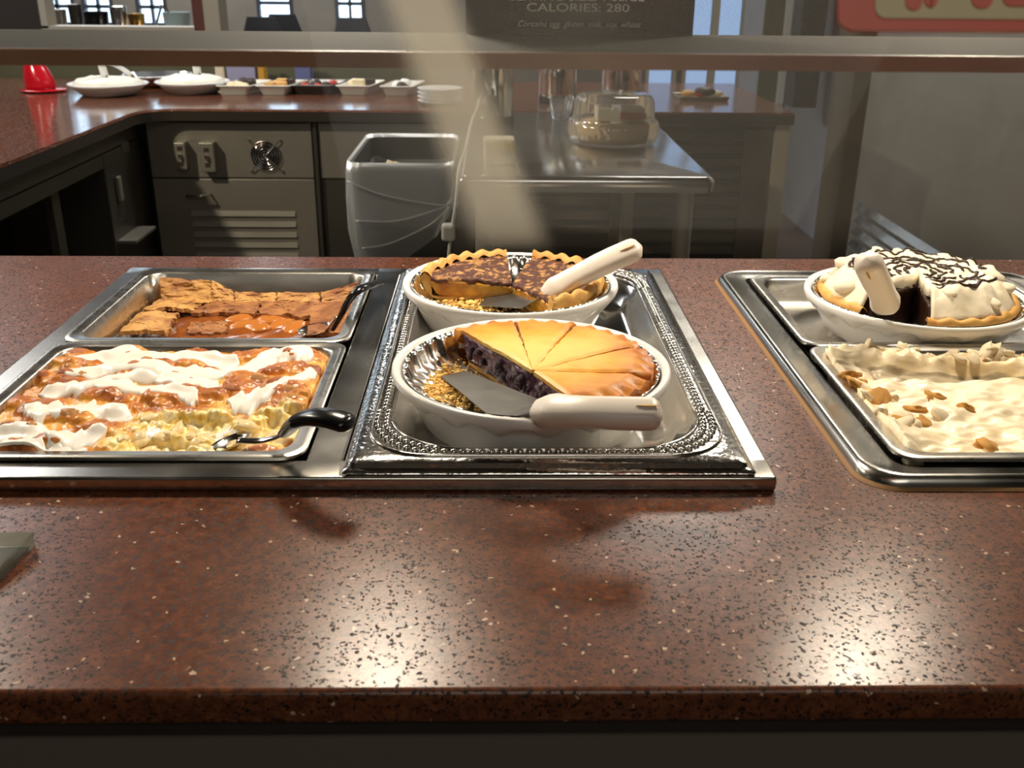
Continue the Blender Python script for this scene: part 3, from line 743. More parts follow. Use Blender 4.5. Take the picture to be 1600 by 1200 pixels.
if g1 > g0: g0, g1 = g1, g0
ta0, ta1 = g0+0.04, g1+2*PI-0.04
def cre_r(t):
    d = (CC[0]-CD[0], CC[1]-CD[1]); c_, s_ = math.cos(t), math.sin(t); b_ = d[0]*c_+d[1]*s_
    return -b_+math.sqrt(b_*b_-(d[0]**2+d[1]**2-0.108**2))
def cre_z(x, y):
    r = math.hypot(x-CD[0], y-CD[1])/0.108; t = math.atan2(y-CD[1], x-CD[0])
    z = 0.972
    ring = math.exp(-((r-0.80)/0.16)**2)
    z += 0.009*ring*(0.75+0.5*nz(t*4.2, r*2, 3, 1.6)+0.25*math.sin(t*13+3*r))
    z += 0.004*nz(x, y, 4, 42)+0.0030*nz(x, y, 8, 100)*min(1, r*1.3)+0.0012*nz(x, y, 5, 240)
    if r > 0.66: z -= 0.026*((r-0.66)/0.34)**2.0
    return z
def cv(u, v):
    t = ta0+(ta1-ta0)*u; r = cre_r(t)*(0.03+0.97*v)
    if v == 1: r *= 1+0.03*nz(t*5, 0, 0, 2)
    x, y = CC[0]+r*math.cos(t), CC[1]+r*math.sin(t)
    return (x, y, cre_z(x, y))
obj('whipped_topping', *shell(150, 40, cv, lambda u, v: 0.018-0.010*v), M['cream'], mp_, smooth=True)
ft = wedge(CC, ta0-0.01, ta1+0.01, 1.0, 0, 1, 14, 80, 5)
V = []
for v in ft[0]:
    dx, dy = v[0]-CC[0], v[1]-CC[1]; r = math.hypot(dx, dy); t = math.atan2(dy, dx); q = r*cre_r(t)*(0.80+0.04*v[2])
    x, y = CC[0]+q*math.cos(t), CC[1]+q*math.sin(t); z = 0.9112+(0.958-0.9112)*v[2]
    V.append((x+0.002*nz(x, y, z, 120), y+0.002*nz(x+2, y, z, 120), z))
obj('chocolate_filling', V, ft[1], M['choc'], mp_, smooth=True)
def crv(u, v):
    t = ta0-0.05+(ta1-ta0+0.1)*u; r, z = [(0.097, 0.940), (0.103, 0.946), (0.109, 0.9485), (0.1135, 0.947), (0.115, 0.942), (0.108, 0.932)][int(round(v*5))]
    return (CD[0]+r*math.cos(t)*(1+0.01*nz(t*8, v, 0, 1)), CD[1]+r*math.sin(t)*(1+0.01*nz(t*8, v, 0, 1)), z+0.0025*math.sin(t*26)*(1-v)+0.001*nz(t*20, v, 0, 1))
obj('rim_crust', *surf(160, 5, crv), M['rimcrust'], mp_, smooth=True)
# drizzle: concentric scalloped threads
for k, rr0 in enumerate((0.016, 0.027, 0.038, 0.049, 0.060, 0.071, 0.081)):
    pts = []; n = 150
    a_s, a_e = ta0+0.05+0.1*random.random(), ta1-0.05-0.1*random.random()
    for i in range(n+1):
        t = a_s+(a_e-a_s)*i/n
        lob = abs(math.sin(t*4+k*0.5))
        r = rr0*(0.88+0.20*lob)+0.0025*nz(t*3, k, 0, 1.5)
        x, y = CC[0]+r*math.cos(t), CC[1]+r*math.sin(t)
        dd = math.hypot(x-CD[0], y-CD[1]); lim = 0.079+0.004*math.sin(t*9+k)
        if dd > lim: x, y = CD[0]+(x-CD[0])*lim/dd, CD[1]+(y-CD[1])*lim/dd
        pts.append((x, y, cre_z(x, y)+0.0010))
    # broken into two or three runs
    cuts = sorted(random.sample(range(20, n-20), 2)); runs = [(0, cuts[0]), (cuts[0]+random.randint(3, 9), cuts[1]), (cuts[1]+random.randint(3, 9), n)]
    for a, b_ in runs:
        if b_-a < 6: continue
        pp = pts[a:b_]; rad = [0.0025*(0.7+0.5*abs(nz(i*0.2, k, a, 1)))*(1 if 2 < i < len(pp)-3 else 0.5) for i in range(len(pp))]
        obj('chocolate_drizzle', *tube(pp, rad, 6, 0.55), M['choc'], mp_, smooth=True)
# small peaks along the back and right of the cream
pk = blob_mesh('cream_peak', 5, M['cream'], amp=0.25, sub=2)
for k in range(9):
    t = random.uniform(-0.6, PI*1.02); r = random.uniform(0.084, 0.100); x, y = CD[0]+r*math.cos(t), CD[1]+r*math.sin(t); s = random.uniform(0.006, 0.011)
    place('cream_peak', pk, (x, y, cre_z(x, y)+0.0005), (s*1.2, s*0.8, s*0.6), (random.random()*.5, random.random()*.5, t), mp_)
for k in range(8):
    t = random.uniform(g0+0.15, g0+1.5) if k % 2 else random.uniform(g1-1.0, g1-0.1); r = random.uniform(0.080, 0.102); x, y = CD[0]+r*math.cos(t), CD[1]+r*math.sin(t); s = random.uniform(0.008, 0.014)
    place('cream_peak', pk, (x, y, cre_z(x, y)-0.004), (s*1.3, s, s*0.6), (0, random.random(), t), mp_)
server('white-handled pie server standing in the chocolate cream pie', [at(1340, 474, .925), at(1362, 466, .925), at(1398, 482, .938), at(1372, 494, .938)],
       [atY(1386, 482, 1.040), atY(1378, 457, 1.020), atY(1366, 432, 1.000), atY(1353, 403, 0.975)], 0.0145, 0.8, upv=(0, -0.4, -1.0))

# ------------------------------------------------------------------ iced bread pudding (front left pan)
bread1 = simple('baked_bread_top', srgb(206, 122, 52), 0.34, bump=(90, 0.4, 0.003), var=(38, srgb(152, 72, 30), 0.42, 0.68), coat=0.15)
bread2 = simple('golden_bread', srgb(214, 150, 58), 0.35, bump=(90, 0.5, 0.003), var=(45, srgb(180, 98, 36), 0.45, 0.7), coat=0.3)
custard = simple('yellow_custard', srgb(254, 216, 136), 0.3, bump=(120, 0.4, 0.002), var=(55, srgb(255, 240, 196), 0.42, 0.62), coat=0.4)
icing = simple('white_icing', srgb(248, 242, 232), 0.34, bump=(30, 0.1, 0.003), coat=0.15)
px0, px1, py0, py1 = LX0+0.0175, LX1-0.0175, 0.737+0.0165, LYm-0.0175
bd = thing('bread_pudding', 'custardy bread pudding striped with white icing, partly scooped out', 'pudding', ((px0+px1)/2, (py0+py1)/2, PZ-0.058))
SCO = [(at(300, 655, PZ), 0.050), (at(330, 672, PZ), 0.055), (at(255, 682, PZ), 0.045), (at(400, 662, PZ), 0.045), (at(440, 640, PZ), 0.03)]
def scoop(x, y):
    return max(math.exp(-(((x-c.x)/s)**2+((y-c.y)/(s*0.55))**2)) for c, s in SCO)
def Hb(x, y):
    ex = min(x-px0, px1-x, y-py0, py1-y)
    return PZ-0.004+0.003*nz(x, y, 0, 28)-0.018*scoop(x, y)-0.003*max(0, 1-ex/0.014)
NXB, NYB = 190, 160
gx_ = np.linspace(px0, px1, NXB+1); gy_ = np.linspace(py0, py1, NYB+1); GX, GY = np.meshgrid(gx_, gy_)
HB = np.array([[Hb(x, y) for x in gx_] for y in gy_]); SC = np.array([[scoop(x, y)+0.25*nz(x, y, 3, 60) for x in gx_] for y in gy_])
rng = np.random.default_rng(4)
LT = np.zeros_like(HB); H = HB.copy(); lump_list = []
for k in range(150):
    x, y = rng.uniform(px0+0.006, px1-0.006), rng.uniform(py0+0.005, py1-0.005)
    sc_ = scoop(x, y)
    if sc_ > 0.4 and k % 3: continue
    rx, ry, rz, an = rng.uniform(.010, .024), rng.uniform(.008, .013), rng.uniform(.004, .010), rng.uniform(-.5, .5)
    if sc_ > 0.4: rx *= 0.6; ry *= 0.6
    u_ = ((GX-x)*np.cos(an)+(GY-y)*np.sin(an))/rx; v_ = (-(GX-x)*np.sin(an)+(GY-y)*np.cos(an))/ry
    q = (np.abs(u_)**2.6+np.abs(v_)**2.6); top = np.where(q < 1, np.sqrt(np.clip(1-q, 0, 1)), -1)
    cand = Hb(x, y)-0.001+rz*top
    LT = np.where((top > 0) & (cand > H), np.clip(top, 0, 1), LT); H = np.where(top > 0, np.maximum(H, cand), H)
    if sc_ < 0.3 and len(lump_list) < 34 and k % 3 == 0: lump_list.append((x, y, Hb(x, y), rx, ry, rz, an))
FN = np.array([[0.0016*nz(x, y, 6, 130)+0.0010*nz(x, y, 9, 300) for x in gx_] for y in gy_])
RG = np.array([[0.006*abs(nz(x, y, 2, 75))+0.003*nz(x, y, 4, 190) for x in gx_] for y in gy_])
H = H+FN+RG*np.clip(SC*1.6, 0, 1)
HS = H.copy()
for _ in range(14):
    Pd = np.pad(HS, 1, mode='edge'); HS = (Pd[1:-1, 1:-1]*2+Pd[:-2, 1:-1]+Pd[2:, 1:-1]+Pd[1:-1, :-2]+Pd[1:-1, 2:])/6
def Hs(x, y):
    i = min(max((x-px0)/(px1-px0)*NXB, 0), NXB-1.001); j = min(max((y-py0)/(py1-py0)*NYB, 0), NYB-1.001); a, b_ = int(i), int(j); f, g = i-a, j-b_
    return float((HS[b_, a]*(1-f)+HS[b_, a+1]*f)*(1-g)+(HS[b_+1, a]*(1-f)+HS[b_+1, a+1]*f)*g)
def pudding_mat():
    m, nt, b = new_mat('bread_pudding_top'); L = nt.links.new
    tc = N(nt, 'ShaderNodeTexCoord'); at1 = N(nt, 'ShaderNodeAttribute', attribute_name='scooped'); at2 = N(nt, 'ShaderNodeAttribute', attribute_name='crown')
    n = N(nt, 'ShaderNodeTexNoise', Scale=40.0, Detail=6.0); L(tc.outputs['Object'], n.inputs['Vector'])
    n2 = N(nt, 'ShaderNodeTexNoise', Scale=110.0, Detail=5.0); L(tc.outputs['Object'], n2.inputs['Vector'])
    ad = N(nt, 'ShaderNodeMath', operation='MULTIPLY_ADD'); L(at2.outputs['Fac'], ad.inputs[0]); ad.inputs[1].default_value = 0.25; L(n.outputs['Fac'], ad.inputs[2])
    br = ramp(nt, ad.outputs[0], [(0.36, srgb(240, 190, 92)), (0.54, srgb(224, 154, 64)), (0.70, srgb(198, 118, 44)), (0.88, srgb(152, 80, 30))])
    cu = ramp(nt, n2.outputs['Fac'], [(0.34, srgb(236, 190, 84)), (0.47, srgb(252, 220, 122)), (0.62, srgb(255, 242, 196))])
    mx = N(nt, 'ShaderNodeMix', data_type='RGBA'); r = ramp(nt, at1.outputs['Fac'], [(0.22, (0, 0, 0, 1)), (0.38, (1, 1, 1, 1))]); L(r.outputs[0], mx.inputs['Factor']); L(br.outputs[0], mx.inputs[6]); L(cu.outputs[0], mx.inputs[7])
    L(mx.outputs[2], b.inputs['Base Color']); b.inputs['Roughness'].default_value = 0.36; b.inputs['Coat Weight'].default_value = 0.15; b.inputs['Coat Roughness'].default_value = 0.15
    bp = N(nt, 'ShaderNodeBump', Strength=0.4, Distance=0.003); L(n2.outputs['Fac'], bp.inputs['Height']); L(bp.outputs[0], b.inputs['Normal']); return m
V, F = shell(NXB, NYB, lambda u, v: (px0+(px1-px0)*u, py0+(py1-py0)*v, float(H[min(int(round(v*NYB)), NYB), min(int(round(u*NXB)), NXB)])), 0.020)
ob_ = obj('baked_top', V, F, pudding_mat(), bd, smooth=True)
for nm, A_ in (('scooped', SC), ('crown', LT)):
    at_ = ob_.data.attributes.new(nm, 'FLOAT', 'POINT'); fl = list(A_.flatten()); at_.data.foreach_set('value', fl+fl)
mA = [blob_mesh('bread_chunk', k, bread1, amp=0.25, freq=1.2) for k in range(4)]; mB = [blob_mesh('bread_chunk', k+10, bread2, amp=0.3, freq=1.3) for k in range(4)]; mC = [blob_mesh('custard_lump', k+20, custard, amp=0.5, freq=1.7) for k in range(4)]
for k, (x, y, z, rx, ry, rz, an) in enumerate(lump_list):
    place('bread_chunk', (mA if k % 3 else mB)[k % 4], (x, y, z), (rx*0.75, ry*0.8, rz*1.25), (0, 0, an), bd)
for k in range(60):
    x = random.uniform(px0+0.05, px1-0.012); y = random.uniform(py0+0.008, py0+0.11)
    if scoop(x, y) < 0.35: continue
    s2 = random.uniform(0.0035, 0.009)
    place('custard_lump', random.choice(mC), (x, y, Hs(x, y)+0.0005), (s2*1.3, s2, s2*.6), (random.random()*.4, random.random()*.4, random.random()*6), bd)
stripes = [([(112, 552), (180, 546), (250, 548), (320, 553), (372, 557)], [12, 18, 14, 14, 13]), ([(360, 566), (400, 556), (430, 545), (462, 540), (490, 548)], [10, 18, 24, 24, 12]),
           ([(88, 576), (150, 572), (210, 566), (290, 571), (350, 573), (390, 567)], [10, 15, 12, 12, 14, 10]), ([(150, 588), (205, 580), (270, 581), (330, 590), (345, 596)], [7, 9, 12, 13, 8]),
           ([(58, 606), (110, 598), (170, 593), (235, 598), (290, 606), (308, 616)], [11, 16, 13, 13, 14, 9]), ([(36, 630), (80, 632), (140, 628), (205, 637)], [13, 21, 20, 12]),
           ([(-20, 668), (40, 662), (110, 672), (164, 662)], [16, 17, 16, 9]), ([(-40, 692), (20, 689), (80, 690), (132, 686)], [12, 14, 12, 8]),
           ([(352, 612), (392, 614), (424, 602), (458, 582), (500, 572)], [11, 18, 19, 15, 12]), ([(212, 659), (240, 652), (262, 650)], [6, 10, 7]), ([(322, 650), (348, 648), (374, 652)], [7, 11, 8])]
for pts, ws in stripes:
    P = smooth_path([at(x, y, PZ+0.006) for x, y in pts], 14); n = len(P)
    def wd(s):
        f = s*(len(ws)-1); i = min(int(f), len(ws)-2); return ws[i]+(ws[i+1]-ws[i])*(f-i)
    def fnI(u, v):
        k = u*(n-1); i = min(int(k), n-2); p = P[i].lerp(P[i+1], k-i)
        yy = p.y; ww = wd(u)*0.00106*(1+0.5*nz(u*9, yy*40, 1, 1.0)+0.35*nz(u*23, 4, yy*30, 1.0))*(min(1, math.sin(min(u, 1-u)*PI*6) if min(u, 1-u) < 0.083 else 1)*0.95+0.05)
        a = 2*v-1; x = p.x; y = p.y+ww*a+0.005*nz(u*14, p.y*50, 2, 1.0)
        x = min(max(x, px0+0.002), px1-0.002); y = min(max(y, py0+0.002), py1-0.002)
        e = 1-a*a
        return (x, y, Hs(x, y)+0.0020*e**0.5-0.0022*(1-e)**3+0.0010)
    obj('icing_stripe', *shell(n-1 if n < 90 else 90, 12, fnI, 0.003), icing, bd, smooth=True)

# ------------------------------------------------------------------ cobbler (back left pan)
pe = simple('fruit_syrup', srgb(136, 74, 34), 0.18, bump=(40, 0.4, 0.004), var=(26, srgb(170, 92, 28), 0.45, 0.7), coat=0.5)
peach = simple('glazed_peach', srgb(200, 126, 54), 0.25, var=(30, srgb(160, 86, 36), 0.4, 0.7), coat=0.3)
cc1 = simple('cobbler_crust', srgb(204, 154, 88), 0.6, bump=(60, 0.6, 0.003), var=(32, srgb(138, 84, 50), 0.46, 0.66))
cc2 = simple('syrup_soaked_crust', srgb(178, 122, 74), 0.42, bump=(60, 0.6, 0.003), var=(34, srgb(124, 74, 48), 0.40, 0.62))
qx0, qx1, qy0, qy1 = LX0+0.020, LX1-0.020, LYm+0.019, 1.293-0.0195
cb = thing('fruit_cobbler', 'brown fruit cobbler with torn sheet crust low in its pan', 'cobbler', ((qx0+qx1)/2, (qy0+qy1)/2, PZ-0.063))
ZQ = PZ-0.040
def qs(px, py, dz=0.0): 
    p = at(px, py, ZQ+dz); return p
V, F = shell(60, 50, lambda u, v: (qx0+0.002+(qx1-qx0-0.004)*(u), qy0+(qy1-qy0)*v, ZQ+0.003*nz(u*8, v*8, 0, 1)-0.012*max(0, 0.22-u)/0.22), 0.018)
obj('syrup_base', V, F, pe, cb, smooth=True)
def crust_patch(c, mat, rise=lambda u, v: 0.0, th=0.006, n=26, jag=0.004):
    A = [Vector(p) for p in c]
    def f(u, v):
        p = (A[0]*(1-u)+A[1]*u)*(1-v)+(A[3]*(1-u)+A[2]*u)*v
        e = jag*(nz(u*4, v*4, A[0].x*50, 1.3)+0.5*nz(u*13, v*13, A[0].x*50, 1.3)); x = p.x+e; y = p.y+jag*1.4*(nz(u*4+4, v*4, A[0].y*50, 1.3)+0.5*nz(u*13+4, v*13, A[0].y*50, 1.3))
        x = min(max(x, qx0+0.001), qx1-0.001); y = min(max(y, qy0+0.0005), qy1-0.0005)
        return (x, y, p.z+rise(u, v)+0.0014*nz(u*5, v*5, A[0].x*20, 1)+0.0006*nz(u*22, v*22, 0, 1))
    obj('crust_piece', *shell(n, n, f, th), mat, cb, smooth=True, angle=50)
zt = ZQ+0.007
def ck(px, py, dz=0.0): return at(px, py, zt+dz)
back = qy1-0.002
def bt(px, py, dy=0.0): return atY(px, py, back-dy)
# raised rear edge leaning up the pan wall
RE = [(250, 434, 250, 470), (330, 438, 330, 470), (366, 456, 366, 472), (432, 457, 432, 472), (500, 457, 500, 473), (562, 441, 566, 473)]
for k in range(5):
    a, b2 = RE[k], RE[k+1]
    crust_patch([ck(a[2]+1, a[3]), ck(b2[2]-1, b2[3]), bt(b2[0]-1, b2[1]), bt(a[0]+1, a[1])], cc1, (lambda u, v: 0.0), 0.005, jag=0.0025)
# flat sheets
crust_patch([ck(214, 486), ck(300, 484), ck(338, 468), ck(252, 466)], cc1, lambda u, v: 0.004*math.sin(u*3), 0.005, jag=0.009)
crust_patch([ck(300, 487, -0.001), ck(400, 490, -0.001), ck(410, 468, 0.001), ck(335, 467, 0.001)], cc2, th=0.005, jag=0.008)
crust_patch([ck(402, 491, -0.001), ck(480, 492, -0.001), ck(490, 469, 0.001), ck(412, 468, 0.001)], cc2, th=0.005, jag=0.008)
crust_patch([ck(478, 520, -0.002), ck(540, 520), ck(575, 469, 0.002), ck(484, 470, 0.001)], cc2, th=0.005, jag=0.007)
crust_patch([ck(184, 520, 0.003), ck(262, 520, 0.004), ck(278, 489, 0.004), ck(208, 491, 0.002)], cc1, lambda u, v: 0.004*math.sin(u*PI), 0.005, jag=0.007)
crust_patch([ck(292, 520, -0.004), ck(352, 520, -0.004), ck(356, 502, -0.003), ck(298, 502, -0.003)], cc2, th=0.005, jag=0.006)
pm = [blob_mesh('peach_slice', 40+k, peach, amp=0.4) for k in range(3)]
for k, (px, py, rz) in enumerate([(382, 509, .3), (400, 513, -.4), (440, 508, .8), (458, 513, 1.2), (372, 500, .2), (420, 500, -.3)]):
    p = at(px, py, ZQ-0.0005); place('peach_slice', pm[k % 3], p, (0.021, 0.013, 0.0065), (0.1, -0.1, rz), cb)

# ------------------------------------------------------------------ black-handled serving spoons
def spoon(label, shaft, handle, bowl, hr):
    t = thing('serving_spoon', label, 'spoon', shaft[0], 'black-handled serving spoons')
    P = smooth_path(shaft, 8); obj('shaft', *tube(P, 0.0048, 10, 0.4), M['polish'], t, smooth=True)
    P = smooth_path(handle, 10); n = len(P)
    rad = [hr*(0.62+0.38*min(1, k/(n*0.35)))*(1 if k < n-3 else (0.93, 0.78, 0.35)[k-(n-3)]) for k in range(n)]
    obj('handle', *tube(P, rad, 14, 0.55), M['black'], t, smooth=True)
    b0_, ax = Vector(bowl[0]), Vector(bowl[1])-Vector(bowl[0])
    ln_ = ax.length; ax.normalize(); sd = ax.cross(Vector((0, 0, 1))).normalized()
    def f(u, v):
        a, b_ = u*2-1, v*2-1; w_ = 0.024*math.sqrt(max(0.02, 1-b_*b_)); p = b0_+ax*(ln_*v)+sd*(w_*a)
        return (p.x, p.y, p.z-0.007*(1-a*a)*(1-b_*b_))
    obj('bowl', *shell(10, 14, f, 0.001), M['polish'], t, smooth=True)
    return t
spoon('black-handled spoon scooped into the bread pudding pan', [at(372, 688, PZ+0.004), at(410, 688, PZ+0.006), at(440, 680, PZ+0.014), at(456, 668, PZ+0.024)],
      [at(446, 676, PZ+0.018), at(462, 660, PZ+0.032), at(486, 652, PZ+0.042), at(516, 654, PZ+0.046), at(551, 664, PZ+0.044)], (at(338, 690, PZ-0.010), at(380, 688, PZ-0.002)), 0.0125)
spoon('black-handled spoon arching out of the cobbler pan corner', [at(512, 516, ZQ+0.010), at(520, 506, ZQ+0.022), at(527, 496, ZQ+0.034)],
      [at(520, 515, ZQ+0.018), at(532, 494, ZQ+0.036), at(545, 470, ZQ+0.056), at(560, 453, PZ+0.030), at(578, 446, PZ+0.026), at(596, 440, PZ+0.012)], (at(470, 512, ZQ+0.006), at(516, 514, ZQ+0.010)), 0.0075)

# ------------------------------------------------------------------ banana pudding (front right pan)
M['pudding'] = simple('pale_pudding', srgb(255, 238, 204), 0.42, bump=(38, 0.4, 0.006), var=(13, srgb(252, 220, 160), 0.48, 0.74), coat=0.1)
M['wafer'] = simple('soaked_wafer', srgb(236, 176, 84), 0.5, bump=(60, 0.5, 0.003), var=(40, srgb(190, 118, 46), 0.45, 0.7))
ux0, ux1, uy0, uy1 = RX0+0.0165, RX1-0.0165, 0.741+0.0165, LYm-0.0175
bp2 = thing('banana_pudding', 'pale banana pudding with cookie bits smeared in the front right pan', 'pudding', ((ux0+ux1)/2, (uy0+uy1)/2, PZ-0.055))
def scr(ex, ey):
    w_ = 0.03*nz(ex*6, ey*3, 0, 1)
    a = max(0, min(1, (ey-0.66-w_-0.06*ex)/0.06)); b_ = max(0, min(1, (0.92+w_-ey)/0.05)); return a*b_*max(0, min(1, (ex-0.06-w_)/0.06))
def Hu(x, y):
    ey = (y-uy0)/(uy1-uy0); ex = (x-ux0)/(ux1-ux0)
    z = PZ-0.009+0.006*nz(x, y, 2, 16)+0.005*nz(x, y, 5, 45)+0.0030*(0.5-abs(nz(x*0.6, y*1.3, 9, 70)))*max(0, 1-ex*1.1)*2+0.0015*nz(x*0.6, y*1.6, 9, 130)
    z += 0.006*math.sin(ex*5+ey*7+1.0)*0.5
    z -= 0.014*scr(ex, ey)          # scraped clear along the back
    if ey > 0.90: z += 0.006*min(1, (ey-0.90)/0.05)*(0.4+1.6*abs(nz(x, y, 1, 60)))
    if ex < 0.05 and ey < 0.97: z += 0.006*(1-ex/0.05)
    if ey < 0.12 and ex < 0.32: z -= 0.012*(1-ey/0.12)*(1-ex/0.32)
    return z
def scraped_mat():
    m = M['pudding'].copy(); nt = m.node_tree; b = nt.nodes['Principled BSDF']; L = nt.links.new
    src = b.inputs['Base Color'].links[0].from_socket; at1 = N(nt, 'ShaderNodeAttribute', attribute_name='scraped'); n = N(nt, 'ShaderNodeTexNoise', Scale=60.0, Detail=5.0)
    tc = N(nt, 'ShaderNodeTexCoord'); mp = N(nt, 'ShaderNodeMapping'); mp.inputs['Scale'].default_value = (0.35, 1.6, 1); L(tc.outputs['Object'], mp.inputs[0]); L(mp.outputs[0], n.inputs['Vector'])
    ad = N(nt, 'ShaderNodeMath', operation='MULTIPLY_ADD'); L(n.outputs['Fac'], ad.inputs[0]); ad.inputs[1].default_value = 1.2; ad.inputs[2].default_value = -0.6
    a2 = N(nt, 'ShaderNodeMath', operation='ADD'); L(at1.outputs['Fac'], a2.inputs[0]); L(ad.outputs[0], a2.inputs[1])
    r = ramp(nt, a2.outputs[0], [(0.62, (0, 0, 0, 1)), (0.80, (1, 1, 1, 1))]); mx = N(nt, 'ShaderNodeMix', data_type='RGBA'); L(r.outputs[0], mx.inputs['Factor']); L(src, mx.inputs[6]); mx.inputs[7].default_value = srgb(176, 160, 130)
    L(mx.outputs[2], b.inputs['Base Color']); return m
ob_ = obj('pudding_mass', *shell(130, 110, lambda u, v: (ux0+(ux1-ux0)*u, uy0+(uy1-uy0)*v, Hu(ux0+(ux1-ux0)*u, uy0+(uy1-uy0)*v)), 0.022), scraped_mat(), bp2, smooth=True)
at_ = ob_.data.attributes.new('scraped', 'FLOAT', 'POINT'); fl = [scr(i/130, j/110) for j in range(111) for i in range(131)]; at_.data.foreach_set('value', fl+fl)
# bare pan streak along the back
wm = [blob_mesh('cookie_bit', 60+k, M['wafer'], amp=0.45, freq=1.5, sub=3) for k in range(3)]; um = [blob_mesh('pudding_dollop', 70+k, M['pudding'], amp=0.5, freq=1.8) for k in range(4)]
for (x, y, s) in [(1325, 590, 9), (1335, 604, 8), (1347, 600, 5), (1376, 619, 11), (1388, 622, 6), (1430, 632, 8), (1415, 652, 9), (1448, 652, 8), (1462, 613, 8), (1455, 622, 5), (1512, 632, 7), (1550, 690, 10), (1535, 692, 7), (1402, 655, 6), (1395, 640, 5)]:
    p = at(x, y, PZ-0.006); place('cookie_bit', random.choice(wm), (p.x, p.y, Hu(p.x, p.y)-0.0024), (s*.0013, s*.0012, s*.00055), (random.random(), random.random(), random.random()*6), bp2)
for k in range(48):
    if k < 16: p = at(random.gauss(1550, 20), random.gauss(546, 5), PZ-0.002); s = random.uniform(.005, .010)
    elif k < 40: p = at(random.uniform(1330, 1600), random.gauss(541, 3), PZ-0.002); s = random.uniform(.003, .006)
    else: p = at(random.uniform(1340, 1480), random.uniform(590, 660), PZ-0.004); s = random.uniform(.004, .009)
    x = min(max(p.x, ux0+0.004), ux1-0.004); y = min(max(p.y, uy0+0.004), uy1-0.002)
    place('pudding_dollop', random.choice(um), (x, y, Hu(x, y)-0.0005), (s*1.5, s, s*.6), (random.random(), random.random(), random.random()*6), bp2)

# acrylic block at the front left corner of the counter
M['acrylic'] = clear('acrylic', (0.62, 0.66, 0.62, 1), rough=0.12, film=0.22, filmc=(0.62, 0.6, 0.5, 1))
A = [at(51, 831, ZC+0.012), at(-60, 834, ZC+0.012), at(-70, 960, ZC+0.004), at(-25, 925, ZC+0.004)]
A2 = [(p.x, p.y, ZC+0.0005) for p in A]
M['label_grey'] = simple('grey_card', srgb(104, 102, 92), 0.35, var=(18, srgb(60, 60, 54), 0.4, 0.6))
sh = thing('sign_holder', 'clear acrylic sign holder corner lying on the counter at the left edge', 'sign holder', (A[0].x-0.05, A[0].y-0.03, ZC))
V, F = loft([[tuple(p) for p in A2], [tuple(p) for p in A]], True, True); obj('acrylic_wedge', V, F, M['acrylic'], sh)
Cn = sum((Vector(p) for p in A2), Vector())/4
obj('insert_card', *loft([[tuple(Cn+(Vector(p)-Cn)*0.88+Vector((0, 0, 0.001))) for p in A2], [tuple(Cn+(Vector(p)-Cn)*0.88+Vector((0, 0, 0.002))) for p in A2]], True, True), M['label_grey'], sh)

# ------------------------------------------------------------------ sneeze guard: shelf, glass, posts
M['shelf'] = simple('grey_shelf_top', srgb(62, 61, 56), 0.85, spec=0.08, var=(20, srgb(58, 56, 50), 0.3, 0.7))
M['shelf_edge'] = simple('brown_shelf_edge', srgb(158, 116, 88), 0.5, var=(14, srgb(134, 98, 74), 0.3, 0.7))
SY0 = 0.52
szt = atY(800, 84, SY0).z; szb = atY(800, 108, SY0).z; SY1 = at(800, 52, szt).y
sg = thing('sneeze_guard', 'sneeze guard with brown-edged shelf and glare-painted clear glass above the counter', 'sneeze guard', (0, 0.6, ZC))
obj('shelf_top', *box(-1.15, 1.15, SY0+0.004, SY1, szb+0.001, szt), M['shelf'], sg)
obj('shelf_edge', *box(-1.15, 1.15, SY0, SY0+0.004, szb, szt+0.0005), M['shelf_edge'], sg)
for x in (-1.13, 1.13):
    obj('post', *lathe([(0.016, ZC), (0.016, 1.62)], (x, SY1-0.06), 20, True, True), M['steel'], sg, smooth=True, angle=50)
    obj('bracket', *box(x-0.008, x+0.008, 0.38, SY1-0.05, 1.40, 1.425), M['steel'], sg)
GB, GT = Vector((0, 0.28, 1.0)), Vector((0, 0.47, 1.45))
def pane_pt(px, py):
    n = Vector((0, (GT-GB).z, -(GT-GB).y)).normalized(); d = ray(px, py); t = (GB-CAM).dot(n)/d.dot(n); return CAM+d*t
